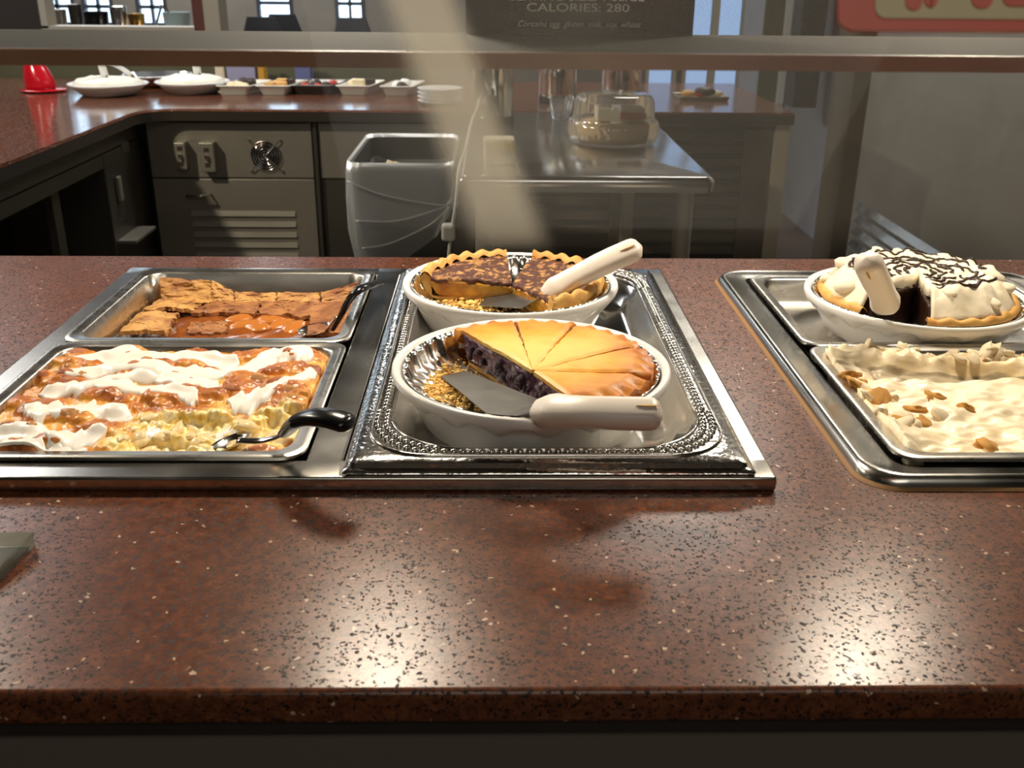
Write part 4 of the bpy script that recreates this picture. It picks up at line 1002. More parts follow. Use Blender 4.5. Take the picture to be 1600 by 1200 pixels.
def guard_glass():
    m = bpy.data.materials.new('glare_painted_glass'); m.use_nodes = True; nt = m.node_tree; nt.nodes.clear(); L = nt.links.new
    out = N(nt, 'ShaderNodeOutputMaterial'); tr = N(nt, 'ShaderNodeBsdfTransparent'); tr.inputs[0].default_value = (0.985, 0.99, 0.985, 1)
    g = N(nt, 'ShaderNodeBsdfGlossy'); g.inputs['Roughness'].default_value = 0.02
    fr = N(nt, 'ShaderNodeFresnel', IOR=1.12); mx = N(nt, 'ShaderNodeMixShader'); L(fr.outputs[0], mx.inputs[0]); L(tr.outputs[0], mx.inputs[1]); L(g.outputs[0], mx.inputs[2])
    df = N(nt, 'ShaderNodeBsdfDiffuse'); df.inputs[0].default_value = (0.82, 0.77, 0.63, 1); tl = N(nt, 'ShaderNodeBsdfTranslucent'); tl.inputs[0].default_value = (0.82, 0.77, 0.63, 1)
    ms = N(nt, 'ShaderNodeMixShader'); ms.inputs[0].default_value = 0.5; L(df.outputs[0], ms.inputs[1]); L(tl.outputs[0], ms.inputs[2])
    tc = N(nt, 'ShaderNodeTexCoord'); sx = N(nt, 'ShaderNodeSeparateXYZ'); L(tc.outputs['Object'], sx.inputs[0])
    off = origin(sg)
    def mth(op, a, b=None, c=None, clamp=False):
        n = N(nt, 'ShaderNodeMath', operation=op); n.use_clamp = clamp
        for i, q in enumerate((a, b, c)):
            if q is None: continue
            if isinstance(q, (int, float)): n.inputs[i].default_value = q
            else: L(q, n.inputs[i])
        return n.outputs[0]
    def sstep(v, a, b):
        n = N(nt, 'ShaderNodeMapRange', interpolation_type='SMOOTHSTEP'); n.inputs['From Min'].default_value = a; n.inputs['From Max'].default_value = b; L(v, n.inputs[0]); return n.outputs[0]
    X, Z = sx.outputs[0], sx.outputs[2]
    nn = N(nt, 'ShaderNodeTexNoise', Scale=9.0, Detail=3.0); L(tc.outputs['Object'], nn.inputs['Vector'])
    # broad film painted in for reflected room light, heavier at upper right
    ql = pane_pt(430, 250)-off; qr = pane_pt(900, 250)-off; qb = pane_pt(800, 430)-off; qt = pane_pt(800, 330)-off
    haze_x = sstep(X, ql.x, qr.x); haze_z = sstep(Z, qb.z, qt.z)
    film = mth('MULTIPLY', mth('MULTIPLY', haze_x, haze_z), mth('MULTIPLY_ADD', nn.outputs['Fac'], 0.6, 0.7))  # film here is the painted reflection haze
    # diagonal glare streak painted into the diffuse mix
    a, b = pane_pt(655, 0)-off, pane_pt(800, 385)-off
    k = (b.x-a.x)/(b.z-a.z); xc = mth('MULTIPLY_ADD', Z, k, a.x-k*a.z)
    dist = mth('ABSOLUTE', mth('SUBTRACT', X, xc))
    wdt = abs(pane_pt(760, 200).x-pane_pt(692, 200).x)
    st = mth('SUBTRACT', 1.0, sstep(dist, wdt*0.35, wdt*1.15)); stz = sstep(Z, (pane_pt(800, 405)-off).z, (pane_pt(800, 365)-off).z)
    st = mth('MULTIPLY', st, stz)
    fac = mth('ADD', mth('MULTIPLY', film, HAZE), mth('MULTIPLY', mth('MULTIPLY', st, GLARE), mth('MULTIPLY_ADD', nn.outputs['Fac'], 0.5, 0.75)), clamp=True)
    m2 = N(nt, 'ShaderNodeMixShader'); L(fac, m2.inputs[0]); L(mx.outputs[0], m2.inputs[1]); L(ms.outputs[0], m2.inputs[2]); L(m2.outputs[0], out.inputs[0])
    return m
HAZE, GLARE = 0.10, 0.58  # strengths of the painted reflection haze and glare streak
d = (GT-GB).normalized(); nn_ = Vector((0, d.z, -d.y))*0.0001
q_ = Vector((0, d.z, -d.y))*0.004
V0 = [(-1.1, GB.y, GB.z), (1.1, GB.y, GB.z), (1.1, GT.y, GT.z), (-1.1, GT.y, GT.z)]
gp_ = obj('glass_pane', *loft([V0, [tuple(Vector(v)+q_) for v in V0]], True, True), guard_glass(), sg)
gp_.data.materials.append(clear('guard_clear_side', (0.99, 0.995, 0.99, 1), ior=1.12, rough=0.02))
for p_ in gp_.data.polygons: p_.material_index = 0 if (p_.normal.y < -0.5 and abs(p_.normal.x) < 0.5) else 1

# signs
def text_mesh(name, s, size, o, ex, ey, mat, parent, shear=0.0, width=None, spacing=1.0):
    c = bpy.data.curves.new(name, 'FONT'); c.body = s; c.size = size; c.shear = shear; c.align_x = 'CENTER'; c.extrude = 0.0; c.space_character = spacing
    ob = bpy.data.objects.new(name, c); col.objects.link(ob); bpy.context.view_layer.update()
    me = bpy.data.meshes.new_from_object(ob); bpy.data.objects.remove(ob)
    V = [v.co.copy() for v in me.vertices]; F = [tuple(p.vertices) for p in me.polygons]; bpy.data.meshes.remove(me)
    w0 = max(v.x for v in V)-min(v.x for v in V); k = width/w0 if width else 1.0
    ex, ey, o = Vector(ex), Vector(ey), Vector(o)
    return obj(name, [tuple(o+ex*(v.x*k)+ey*v.y) for v in V], F, mat, parent)
M['card'] = simple('black_sign_card', srgb(38, 33, 29), 0.5)
M['print'] = simple('pale_print', srgb(205, 200, 188), 0.6)
M['print2'] = simple('grey_print', srgb(150, 146, 136), 0.6)
SGY = SY1-0.012
bl, br = atY(728, 56, SGY), atY(1082, 58, SGY); 
cs = thing('menu_sign', 'black card sign with calorie lettering standing on the guard shelf', 'sign', ((bl.x+br.x)/2, SGY, szt))
obj('card', *box(bl.x, br.x, SGY, SGY+0.003, szt, szt+0.16), M['card'], cs)
yt = SGY-0.0004
c0 = atY(903, 18, yt); kx = (atY(983, 12, yt)-atY(823, 12, yt)).length; hh = (atY(903, 5, yt)-atY(903, 18, yt)).length
ls = hh/0.72
text_mesh('calorie_lettering', 'CALORIES: 280', ls, c0, (1, 0, 0), (0, 0, 1), M['print'], cs, width=kx)
c1 = atY(902, 1, yt); text_mesh('serving_lettering', 'SERVING SIZE: 1 SLICE', ls, c1, (1, 0, 0), (0, 0, 1), M['print'], cs, width=(atY(1006, 0, yt)-atY(796, 0, yt)).length)
c2 = atY(904, 42, yt); text_mesh('allergen_lettering', 'Contains egg, gluten, milk, soy, wheat', ls*0.72, c2, (1, 0, 0), (0, 0, 1), M['print2'], cs, shear=0.3, width=(atY(1000, 40, yt)-atY(808, 40, yt)).length)
# red sign fixed to the guard glass
nrm = Vector((0, -d.z, d.y))
M['signred'] = simple('red_sign_plastic', srgb(232, 112, 92), 0.45); M['signcream'] = simple('cream_sign_face', srgb(226, 210, 166), 0.5)
rb = pane_pt(1306, 51); tx = Vector((1, 0, 0))
rs = thing('red_sign', 'blurred red-bordered cream sign fixed to the guard glass at upper right', 'sign', tuple(rb))
def plate(x0, x1, h0, h1, t0, t1, r=0.006):
    L0 = rr(x0, x1, h0, h1, r, 0, 5)
    f = lambda z: [tuple(rb+tx*p[0]+d*p[1]+nrm*z) for p in L0]
    return loft([f(t0), f(t1)], True, True)
def lx(px, py): return (pane_pt(px, py)-rb).x
def lh(px, py): return (pane_pt(px, py)-rb).dot(d)
obj('backing', *plate(0, 0.16, 0, 0.10, 0.0008, 0.003), M['signred'], rs)
obj('face', *plate(lx(1362, 30), 0.15, lh(1400, 34), 0.088, 0.003, 0.0036, 0.004), M['signcream'], rs)
for (a, b_, yb, r) in ((1408, 1434, 22, .003), (1437, 1458, 18, .003), (1510, 1543, 19, .0035), (1558, 1606, 16, .0035)):
    obj('letter_stroke', *plate(lx(a, 10), lx(b_, 10), lh(a, yb), lh(a, yb)+0.03, 0.0036, 0.0042, r), M['signred'], rs)

# ------------------------------------------------------------------ rear L-shaped counter
BX0, BX1 = -2.5, 0.915; BY0, BY1 = 3.075, 3.94; LXE = -1.045
rc = thing('rear_counter', 'L-shaped brown stone counter along the back and left of the service area', 'counter', (-0.8, 3.5, 0))
# L outline with rounded inner corner
pts = [(BX0, 1.75), (LXE, 1.75)]
r = 0.10
for i in range(9):
    t = PI-(PI/2)*i/8; pts.append((LXE+r+r*math.cos(t), BY0-r+r*math.sin(t)))
pts += [(BX1, BY0), (BX1, BY1), (BX0, BY1)]
b_ = [(x, y, ZC-0.035) for x, y in pts]; t_ = [(x, y, ZC-0.006) for x, y in pts]
cx_, cy_ = -1.6, 3.5
top_ = []
for k, (x, y) in enumerate(pts):
    a, c_ = Vector(pts[k-1]), Vector(pts[(k+1) % len(pts)]); tt = (c_-a).normalized(); nrm2 = Vector((-tt.y, tt.x)); top_.append((x+nrm2.x*0.006, y+nrm2.y*0.006, ZC))
obj('worktop', *loft([t_, top_], True, True), M['quartz2'], rc)
obj('edge_band', *loft([b_, t_], True, False), simple('dark_edge_band', srgb(58, 52, 46), 0.35), rc)

def slats(par, x0, x1, y, z0, z1, n, mat, th=0.012):
    h = (z1-z0)/n
    for k in range(n):
        za = z0+k*h
        V = [(x0, y, za), (x1, y, za), (x1, y-th, za+h*0.12), (x0, y-th, za+h*0.12), (x0, y, za+h*0.62), (x1, y, za+h*0.62)]
        F = [(0, 1, 2, 3), (3, 2, 5, 4), (0, 3, 4), (1, 5, 2)]
        obj('slat', V, F, mat, par)
YP = BY0+0.03
sc1 = thing('steel_cabinet', 'under-counter steel cabinet with round fan vent and outlets', 'cabinet', ((LXE-0.1+wx(492, YP, 250))/2, YP+0.3, 0))
xa, xb = LXE-0.02, wx(491, YP, 250)
obj('body', *box(xa, xb, YP+0.012, BY1-0.05, 0.08, ZC-0.036), M['rubber'], sc1)
z_a, z_b = wz(191, YP, 400), wz(279, YP, 400)
obj('top_rail', *box(xa, xb, YP-0.004, YP+0.012, z_a+0.003, ZC-0.036), M['satin'], sc1)
up_ = obj('upper_panel', *box(xa+0.008, xb-0.004, YP, YP+0.012, z_b+0.002, z_a-0.001, 0.002), M['satin'], sc1)
lo_ = obj('lower_panel', *box(xa+0.008, xb-0.004, YP, YP+0.012, 0.10, z_b-0.002, 0.002), M['satin'], sc1)
fc = atY(415, 243, YP-0.002); fr0 = 0.044
obj('fan_recess', *[(lambda VF: [[(fc.x+v[0], fc.y-v[2], fc.z+v[1]) for v in VF[0]], VF[1]])(lathe([(fr0, 0.0), (fr0, 0.003), (0.001, 0.003)], (0, 0), 40, True, True))][0], M['rubber'], sc1)
V, F = [], []
for k in range(1, 7):
    rk = fr0*k/6.0; ring = lathe([(rk-0.0014, 0), (rk, 0.0014), (rk+0.0014, 0), (rk, -0.0014), (rk-0.0014, 0)], (0, 0), 36)
    V, F = merge((V, F), ([(fc.x+v[0], fc.y-0.007-v[2], fc.z+v[1]) for v in ring[0]], ring[1]))
for sgn in (1, -1):
    V, F = merge((V, F), tube([(fc.x-0.045, fc.y-0.007, fc.z-0.045*sgn), (fc.x+0.045, fc.y-0.007, fc.z+0.045*sgn)], 0.0016, 6))
obj('fan_guard', V, F, M['polish'], sc1, smooth=True)
for sx_ in (-1, 1):
    for sz in (-1, 1):
        c = (fc.x+sx_*0.047, fc.z+sz*0.047); obj('screw', *box(c[0]-0.003, c[0]+0.003, fc.y-0.006, fc.y+0.004, c[1]-0.003, c[1]+0.003, 0.001), M['polish'], sc1)
slats(sc1, wx(360, YP, 340)-0.12, wx(462, YP, 340), YP-0.0005, wz(420, YP, 400), wz(323, YP, 400), 6, M['satin'], 0.005)
for (a, b2, c, e, nm) in ((314, 342, 220, 266, 1), (276, 298, 220, 262, 0)):
    q0, q1 = atY(a, c, YP), atY(b2, e, YP)
    ob_ = obj('outlet_box', *box(q0.x, q1.x, YP-0.035, YP+0.002, q1.z, q0.z, 0.003), M['satin'], sc1)
    xm = (q0.x+q1.x)/2; zm = (q0.z+q1.z)/2
    obj('toggle', *box(xm-0.004, xm+0.004, YP-0.046, YP-0.034, zm-0.005, zm+0.008, 0.001), M['polish'], ob_)
    for dz in (-0.022, 0.024): obj('receptacle', *box(xm-0.008, xm+0.008, YP-0.0365, YP-0.034, zm+dz-0.007, zm+dz+0.007, 0.001), M['satind'], ob_)
q0 = atY(295, 303, YP); q1 = atY(330, 310, YP)
obj('pull_handle', *tube([(q0.x, YP, q0.z), (q0.x, YP-0.03, q0.z), (q1.x, YP-0.03, q0.z), (q1.x, YP, q0.z)], 0.004, 8), M['polish'], sc1, smooth=True)
# middle section
sc2 = thing('steel_cabinet', 'plain steel under-counter cabinet directly behind the lined trash bin', 'cabinet', (wx(600, YP, 250), YP+0.3, 0))
xc, xd = wx(500, YP, 250), wx(742, YP, 250)
obj('body', *box(xb+0.002, xd, YP+0.012, BY1-0.05, 0.08, ZC-0.036), M['rubber'], sc2)
obj('post', *box(xb+0.002, xc-0.004, YP-0.01, YP+0.012, 0.05, ZC-0.04, 0.002), M['satind'], sc2)
obj('top_rail', *box(xc, xd, YP-0.004, YP+0.012, z_a+0.003, ZC-0.036), M['satin'], sc2)
obj('upper_panel', *box(xc, xd-0.004, YP, YP+0.012, z_b+0.002, z_a-0.001, 0.002), M['satin'], sc2)
obj('lower_panel', *box(xc, xd-0.004, YP+0.006, YP+0.012, 0.10, z_b-0.002, 0.002), M['satind'], sc2)
# right louvred section
lou = simple('brown_louvre', srgb(86, 76, 66), 0.42, var=(9, srgb(72, 62, 54), 0.3, 0.7))
sc3 = thing('louvred_cabinet', 'brown louvred cabinet under the back counter behind the steel table', 'cabinet', (wx(1000, YP, 280), YP+0.3, 0))
xe = wx(1188, YP, 250); xf = BX1-0.002
obj('body', *box(xd+0.003, xf-0.05, YP+0.012, BY1-0.05, 0.05, ZC-0.036), M['rubber'], sc3)
obj('top_rail', *box(xd+0.003, xf-0.05, YP-0.002, YP+0.012, wz(198, YP, 1100), ZC-0.036), lou, sc3)
xm1 = wx(962, YP, 330)
slats(sc3, xm1+0.02, wx(1155, YP, 300), YP+0.010, 0.30, wz(200, YP, 1100), 14, lou, 0.014)
slats(sc3, xd+0.03, xm1-0.02, YP+0.010, 0.30, wz(300, YP, 900), 8, lou, 0.014)
obj('stile', *box(xm1-0.02, xm1+0.02, YP-0.006, YP+0.012, 0.05, ZC-0.05, 0.002), lou, sc3)
obj('stile', *box(wx(1155, YP, 300), xf-0.05, YP-0.006, YP+0.012, 0.05, ZC-0.05, 0.002), lou, sc3)
obj('end_post', *box(xf-0.048, xf, YP-0.010, BY1-0.05, 0.0, ZC-0.036, 0.003), M['beige'], sc3)
# left arm cabinets
lc = thing('left_cabinet', 'dark steel cabinet run under the left arm with an open black bay', 'cabinet', (LXE-0.4, 2.3, 0))
XF = LXE-0.035
obj('body', *box(BX0+0.1, XF-0.30, 1.78, BY0, 0.05, ZC-0.036), M['rubber'], lc)
obj('top_rail', *box(XF-0.014, XF, 1.76, BY0+0.02, ZC-0.085, ZC-0.036), M['satind'], lc)
yb1 = atX(163, 260, XF).y; yb2 = atX(224, 230, XF).y
obj('header_panel', *box(XF-0.012, XF-0.002, 1.76, yb1, atX(90, 300, XF).z, ZC-0.090), M['satind'], lc)
obj('bay_back', *box(XF-0.30, XF-0.29, 1.76, yb1, 0.05, ZC-0.1), M['rubber'], lc)
obj('side_panel', *box(XF-0.30, XF, yb1, yb2, 0.25, ZC-0.090, 0.003), M['satind'], lc)
obj('bay_post', *box(XF-0.06, XF-0.04, atX(110, 340, XF).y, atX(122, 340, XF).y, 0.05, atX(90, 300, XF).z), M['satind'], lc)
obj('bay_floor', *box(XF-0.30, XF, 1.76, yb1, 0.05, 0.09), M['satind'], lc)
q = atX(195, 230, XF); obj('data_plate', *box(XF, XF+0.002, q.y-0.03, q.y+0.03, q.z-0.015, q.z+0.015), M['steel'], lc)
q = atX(183, 292, XF); obj('latch', *box(XF, XF+0.012, q.y-0.012, q.y+0.012, q.z-0.04, q.z+0.03, 0.003), M['satin'], lc)
q = atX(205, 360, XF); obj('bracket_shelf', *box(XF, XF+0.055, q.y-0.12, q.y+0.06, q.z-0.01, q.z, 0.002), M['satin'], lc)

# ------------------------------------------------------------------ steel work table with things on it
tb = thing('work_table', 'stainless steel work table pushed against the back counter', 'table', (0.2, 2.45, 0))
T0, T1, TY0, TY1 = -0.068, 0.459, 2.045, 3.055
lo = [rr(T0+0.012, T1-0.012, TY0+0.012, TY1, 0.012, ZC-0.034), rr(T0, T1, TY0, TY1, 0.02, ZC-0.032), rr(T0-0.002, T1+0.002, TY0-0.002, TY1, 0.02, ZC-0.010), rr(T0+0.004, T1-0.004, TY0+0.004, TY1, 0.02, ZC-0.001), rr(T0+0.008, T1-0.008, TY0+0.008, TY1-0.004, 0.018, ZC)]
M['tabletop'] = steel('table_steel', (0.56, 0.56, 0.56, 1), 0.16, (4, 60, 4), 0.06)
obj('table_top', *loft(lo, True, True), M['tabletop'], tb, smooth=True, angle=45)
for (x, y) in ((T0+0.05, TY0+0.06), (T1-0.05, TY0+0.06), (T0+0.05, TY1-0.06), (T1-0.05, TY1-0.06)):
    obj('leg', *lathe([(0.020, 0.0), (0.020, ZC-0.034)], (x, y), 20, True, True), M['satin'], tb, smooth=True, angle=50)
obj('undershelf', *box(T0+0.04, T1-0.04, TY0+0.05, TY1-0.05, 0.25, 0.275), M['satin'], tb)

# clear clamshell of cake
plast = clear('clear_plastic', (0.93, 0.94, 0.94, 1), rough=0.08, film=0.10, filmc=(0.85, 0.85, 0.85, 1), ior=1.6)
dm = atY(961, 232, 2.44); dcx, dcy = dm.x, 2.50
dR = 0.110
dt = thing('cake_dome', 'round clear ribbed plastic cake container on the steel table', 'cake container', (dcx, dcy, ZC))
ribf = lambda k, t, r, z: (r*(1+0.018*math.sin(t*44)*(1 if 1 <= k <= 3 else 0)), z)
obj('ribbed_base', *lathe([(dR*0.90, ZC+0.0008), (dR*0.95, ZC+0.004), (dR*1.02, ZC+0.03), (dR*0.99, ZC+0.052), (dR*0.93, ZC+0.058)], (dcx, dcy), 132, True, False, ribf), plast, dt, smooth=True)
obj('domed_lid', *lathe([(dR*0.93, ZC+0.058), (dR*0.90, ZC+0.066), (dR*0.88, ZC+0.10), (dR*0.82, ZC+0.113), (dR*0.7, ZC+0.117), (0.002, ZC+0.118)], (dcx, dcy), 96, False, True, lambda k, t, r, z: (r*(1+0.012*math.sin(t*24)*(k < 3)), z)), plast, dt, smooth=True)
cakem = simple('tan_cake', srgb(206, 178, 140), 0.7, bump=(80, 0.6, 0.004)); lab = simple('orange_label', srgb(176, 78, 40), 0.5); whl = simple('white_paper', srgb(224, 214, 190), 0.6)
tag(obj('cake', *lathe([(dR*0.78, ZC+0.006), (dR*0.82, ZC+0.045), (dR*0.7, ZC+0.052), (0.002, ZC+0.054)], (dcx, dcy), 48, True, True), cakem, smooth=True), 'tan cake inside the clear container', 'cake')
tag(obj('paper_box', *merge(box(dcx-0.045, dcx+0.07, dcy-0.05, dcy+0.03, ZC+0.056, ZC+0.088, 0.003)), whl), 'cream paper carton under the clear domed lid', 'carton')
tag(obj('orange_tag', *box(dcx+0.01, dcx+0.072, dcy-0.056, dcy-0.0505, ZC+0.062, ZC+0.078), lab), 'orange label strip on the carton in the dome', 'label')
# tub with yellow band
tq = at(780, 258, ZC)
tu = thing('small_tub', 'small cream tub with yellow band at the front of the table', 'tub', (tq.x, tq.y+0.03, ZC))
tc_ = simple('cream_tub', srgb(226, 216, 180), 0.5); ty = simple('yellow_band', srgb(216, 186, 70), 0.5)
obj('tub_body', *box(tq.x-0.034, tq.x+0.034, tq.y, tq.y+0.06, ZC+0.0005, ZC+0.055, 0.006), tc_, tu)
obj('yellow_band', *box(tq.x-0.030, tq.x+0.030, tq.y-0.0012, tq.y, ZC+0.035, ZC+0.047), ty, tu)
bpm = simple('brown_print', srgb(120, 90, 60), 0.6)
obj('print_marks', *merge(*[box(tq.x-0.026+k*0.009, tq.x-0.020+k*0.009, tq.y-0.0012, tq.y, ZC+0.022+0.001*(k % 2), ZC+0.028) for k in range(6)]), bpm, tu)
# steel urns
def urn(px0, px1, yb, Y, zt_, label, knob=True):
    p, q = atY(px0, yb, Y), atY(px1, yb, Y); c = ((p.x+q.x)/2, Y); R_ = (q.x-p.x)/2; zb_ = ZC+0.0008
    t = thing('coffee_urn', label, 'urn', (c[0], c[1], ZC), 'steel coffee urns')
    obj('body', *lathe([(R_*0.9, zb_), (R_, zb_+0.012), (R_, zb_+zt_), (R_*0.96, zb_+zt_+0.012)], c, 40, True, True), M['polish'], t, smooth=True, angle=40)
    obj('base_ring', *lathe([(R_*1.04, zb_), (R_*1.05, zb_+0.02), (R_*1.0, zb_+0.025)], c, 40, True, False), M['black'], t, smooth=True, angle=40)
    obj('lid', *lathe([(R_*0.97, zb_+zt_+0.012), (R_*0.8, zb_+zt_+0.03), (R_*0.2, zb_+zt_+0.036)], c, 40, True, True), M['black'], t, smooth=True, angle=40)
    obj('spigot', *merge(tube([(c[0], Y-R_, zb_+0.06), (c[0], Y-R_-0.035, zb_+0.06), (c[0], Y-R_-0.04, zb_+0.035)], 0.008, 8), box(c[0]-0.012, c[0]+0.012, Y-R_-0.045, Y-R_-0.025, zb_+0.066, zb_+0.085, 0.003)), M['black'], t, smooth=True, angle=40)
urn(738, 802, 160, 2.80, 0.30, 'tall steel coffee urn at the back left of the steel table')
urn(842, 900, 150, 3.30, 0.33, 'steel coffee urn on the back counter behind the crumpled plastic')
urn(940, 1000, 150, 3.45, 0.30, 'dark steel coffee urn on the back counter behind the cake dome')
# crumpled clear plastic cup
cq = at(876, 186, ZC)
tag(obj('plastic_cup', *lathe([(0.022, ZC+0.0008), (0.030, ZC+0.03), (0.034, ZC+0.06)], (cq.x, cq.y), 28, True, False, lambda k, t, r, z: (r*(1+0.12*math.sin(t*5+k)), z+0.008*math.sin(t*3)*(k == 2))), plast, smooth=True), 'crumpled clear plastic cup left of the cake dome', 'cup')
# white power cord at the table edge
cw = simple('white_cord', srgb(206, 204, 196), 0.45)
pw = thing('power_cord', 'white power cord hanging down the left edge of the steel table', 'cord', (T0-0.02, 2.2, 0.4))
P = smooth_path([(T0+0.03, 2.75, ZC+0.06), (T0+0.012, 2.60, ZC+0.03), (T0+0.004, 2.35, ZC+0.006), (T0-0.004, 2.12, ZC+0.004), (T0-0.010, 2.06, ZC-0.06), (T0-0.024, 2.05, ZC-0.15), (T0-0.030, 2.05, ZC-0.26), (T0-0.028, 2.05, ZC-0.42)], 8)
obj('cable', *tube(P, 0.0035, 8), cw, pw, smooth=True)
obj('plug', *box(T0-0.040, T0-0.012, 2.035, 2.065, ZC-0.135, ZC-0.10, 0.006), cw, pw)

# ------------------------------------------------------------------ trash bin with liner
bx = [-0.352, -0.100]; by = [2.40, 2.86]; bz = 0.87
bt_ = thing('trash_bin', 'tall grey trash bin with translucent liner beside the table', 'trash bin', (-0.225, 2.63, 0))
gm = simple('grey_bin_plastic', srgb(52, 52, 50), 0.5)
obj('bin_body', *loft([rr(bx[0]+0.035, bx[1]-0.035, by[0]+0.03, by[1]-0.03, 0.03, 0.001), rr(bx[0]+0.006, bx[1]-0.006, by[0]+0.006, by[1]-0.006, 0.035, bz-0.03), rr(bx[0], bx[1], by[0], by[1], 0.04, bz-0.005), rr(bx[0]+0.008, bx[1]-0.008, by[0]+0.008, by[1]-0.008, 0.035, bz-0.005), rr(bx[0]+0.012, bx[1]-0.012, by[0]+0.012, by[1]-0.012, 0.035, bz-0.2), rr(bx[0]+0.04, bx[1]-0.04, by[0]+0.04, by[1]-0.04, 0.03, 0.05)], True, True), gm, bt_, smooth=True, angle=50)
liner = clear('bin_liner', (0.90, 0.91, 0.92, 1), rough=0.45, film=0.36, filmc=(0.86, 0.87, 0.88, 1), ior=1.25)
L = []
nlv = 16
for k in range(nlv+1):
    s = k/nlv
    if s < 0.25: # inside, from low to rim
        q = s/0.25; ins = 0.020-0.018*q; z = bz-0.17+0.174*q; ring = rr(bx[0]+ins, bx[1]-ins, by[0]+ins, by[1]-ins, 0.038, z, 10)
    else:
        q = (s-0.25)/0.75; o_ = 0.003+0.010*math.sin(q*PI); ring = rr(bx[0]-o_+0.03*q*q, bx[1]+o_-0.03*q*q, by[0]-o_, by[1]+o_, 0.042, bz+0.004, 10)
        R2 = []
        for p in ring:
            u = (p[0]-bx[0])/(bx[1]-bx[0]); dep = 0.33-0.17*u
            z = bz+0.004-dep*q; wv = 0.006*q*nz(p[0], p[1], z, 22)+0.003*nz(p[0]*2, p[1], z*0.5+2, 60)
            R2.append((p[0]+wv, p[1]-abs(wv)*1.2, z+0.012*q*nz(p[0], p[1], 0, 9)))
        ring = R2
    L.append(ring)
obj('liner', *loft(L), liner, bt_, smooth=True)
fold = clear('liner_fold', (0.8, 0.82, 0.84, 1), rough=0.3, film=0.30, filmc=(0.85, 0.86, 0.88, 1), ior=1.35)
for (pts) in ([(542, 283, 0), (600, 305, 0), (680, 320, 0), (704, 318, 0)], [(556, 345, 0), (620, 345, 0), (690, 325, 0), (706, 316, 0)], [(566, 388, 0), (610, 380, 0), (670, 352, 0), (706, 320, 0)]):
    P = smooth_path([atY(x, y, by[0]-0.016) for x, y, _ in pts], 8); obj('liner_fold', *tube(P, 0.0022, 8, 0.6), fold, bt_, smooth=True)
kq = atY(708, 318, by[0]-0.02); kb = blob_mesh('liner_knot', 3, fold, amp=0.4); place('liner_knot', kb, kq, (0.014, 0.01, 0.012), (0, 0, 0), bt_)
wq = at(625, 246, bz-0.04); scrap = simple('food_waste', srgb(196, 180, 140), 0.7, bump=(60, 0.6, 0.01), var=(30, srgb(150, 120, 80), 0.4, 0.7))
V, F = merge(*[([(wq.x+0.02*a+v[0]*0.028, 2.52+0.02*b2+v[1]*0.03, bz-0.045+v[2]*0.028) for v in blob(80+a+b2, 0.4)[0]], blob(80+a+b2, 0.4)[1]) for a, b2 in ((-1, 0), (0, 1), (1, 0))])
tag(obj('food_scraps', V, F, scrap, smooth=True), 'crumpled tan food scraps inside the lined trash bin', 'waste', kind='stuff')

# ------------------------------------------------------------------ desserts on the rear counter
wht = simple('white_ceramic', srgb(226, 228, 232), 0.25)
def rear_pie(px, py, Rr, label, cream_c, Y=None, handle=None):
    c = at(px, py, ZC); c = (c.x, c.y+Rr*0.7)
    o = tag(obj('pie_dish', *lathe([(Rr*0.6, ZC+0.0006), (Rr*0.66, ZC+0.002), (Rr*0.93, ZC+0.030), (Rr, ZC+0.036), (Rr*0.97, ZC+0.039), (Rr*0.9, ZC+0.033), (Rr*0.66, ZC+0.008), (0.002, ZC+0.007)], c, 56, True, True), wht, smooth=True), 'white dish under the '+label, 'dish', 'white pie dishes on the rear counter')
    def fr(k, t, r, z): return (r*(1+0.05*nz(math.cos(t)*3, math.sin(t)*3, k, 1.5)), z+0.006*nz(math.cos(t)*r*60, math.sin(t)*r*60, k, 1.0)*(k > 0))
    tag(obj('cream_pie', *lathe([(Rr*0.70, ZC+0.0095), (Rr*0.86, ZC+0.040), (Rr*0.74, ZC+0.050), (Rr*0.5, ZC+0.056), (Rr*0.25, ZC+0.058), (0.002, ZC+0.059)], c, 56, True, True, fr), cream_c, smooth=True), label, 'pie')
    return c
cw1 = cream_mat('bright_cream', srgb(246, 244, 236), srgb(232, 226, 208))
pA = rear_pie(156, 153, 0.128, 'white cream pie beside the red ornament on the rear counter', cw1)
pB = rear_pie(291, 149, 0.124, 'peaked cream pie next to the row of sample trays', cw1)
c = at(226, 142, ZC); 
tag(obj('pie_plate', *lathe([(0.07, ZC+0.0006), (0.115, ZC+0.03), (0.125, ZC+0.04), (0.12, ZC+0.042), (0.07, ZC+0.008), (0.002, ZC+0.007)], (c.x, c.y+0.16), 48, True, True), M['polish'], smooth=True), 'foil pie plate between and behind the two cream pies', 'pie plate')
def rear_handle(p0_, p1_, label):
    t = thing('serving_spatula', label, 'spatula', p0_, 'white serving spatulas on the rear counter')
    obj('handle', *tube(smooth_path([p0_, (Vector(p0_)+Vector(p1_))/2+Vector((0, 0, 0.006)), p1_], 6), 0.013, 12, 0.6), M['handle'] if False else wht, t, smooth=True)
    obj('blade', *tube([Vector(p0_)+Vector((0, 0.0, 0.004)), Vector(p0_)+Vector((0.01, 0.01, -0.035))], [0.02, 0.028], 12, 0.12), M['blade'], t, smooth=True)
rear_handle((pA[0]-0.0, pA[1]-0.02, ZC+0.060), tuple(atY(151, 80, pA[1]-0.06)), 'upright white spatula standing in the left cream pie')
rear_handle((pA[0]+0.06, pA[1]+0.05, ZC+0.060), tuple(atY(166, 96, pA[1]+0.0)), 'leaning white spatula behind the left cream pie')
rear_handle((pB[0]+0.02, pB[1]+0.0, ZC+0.060), tuple(atY(303, 84, pB[1]-0.02)), 'white spatula standing in the peaked cream pie')
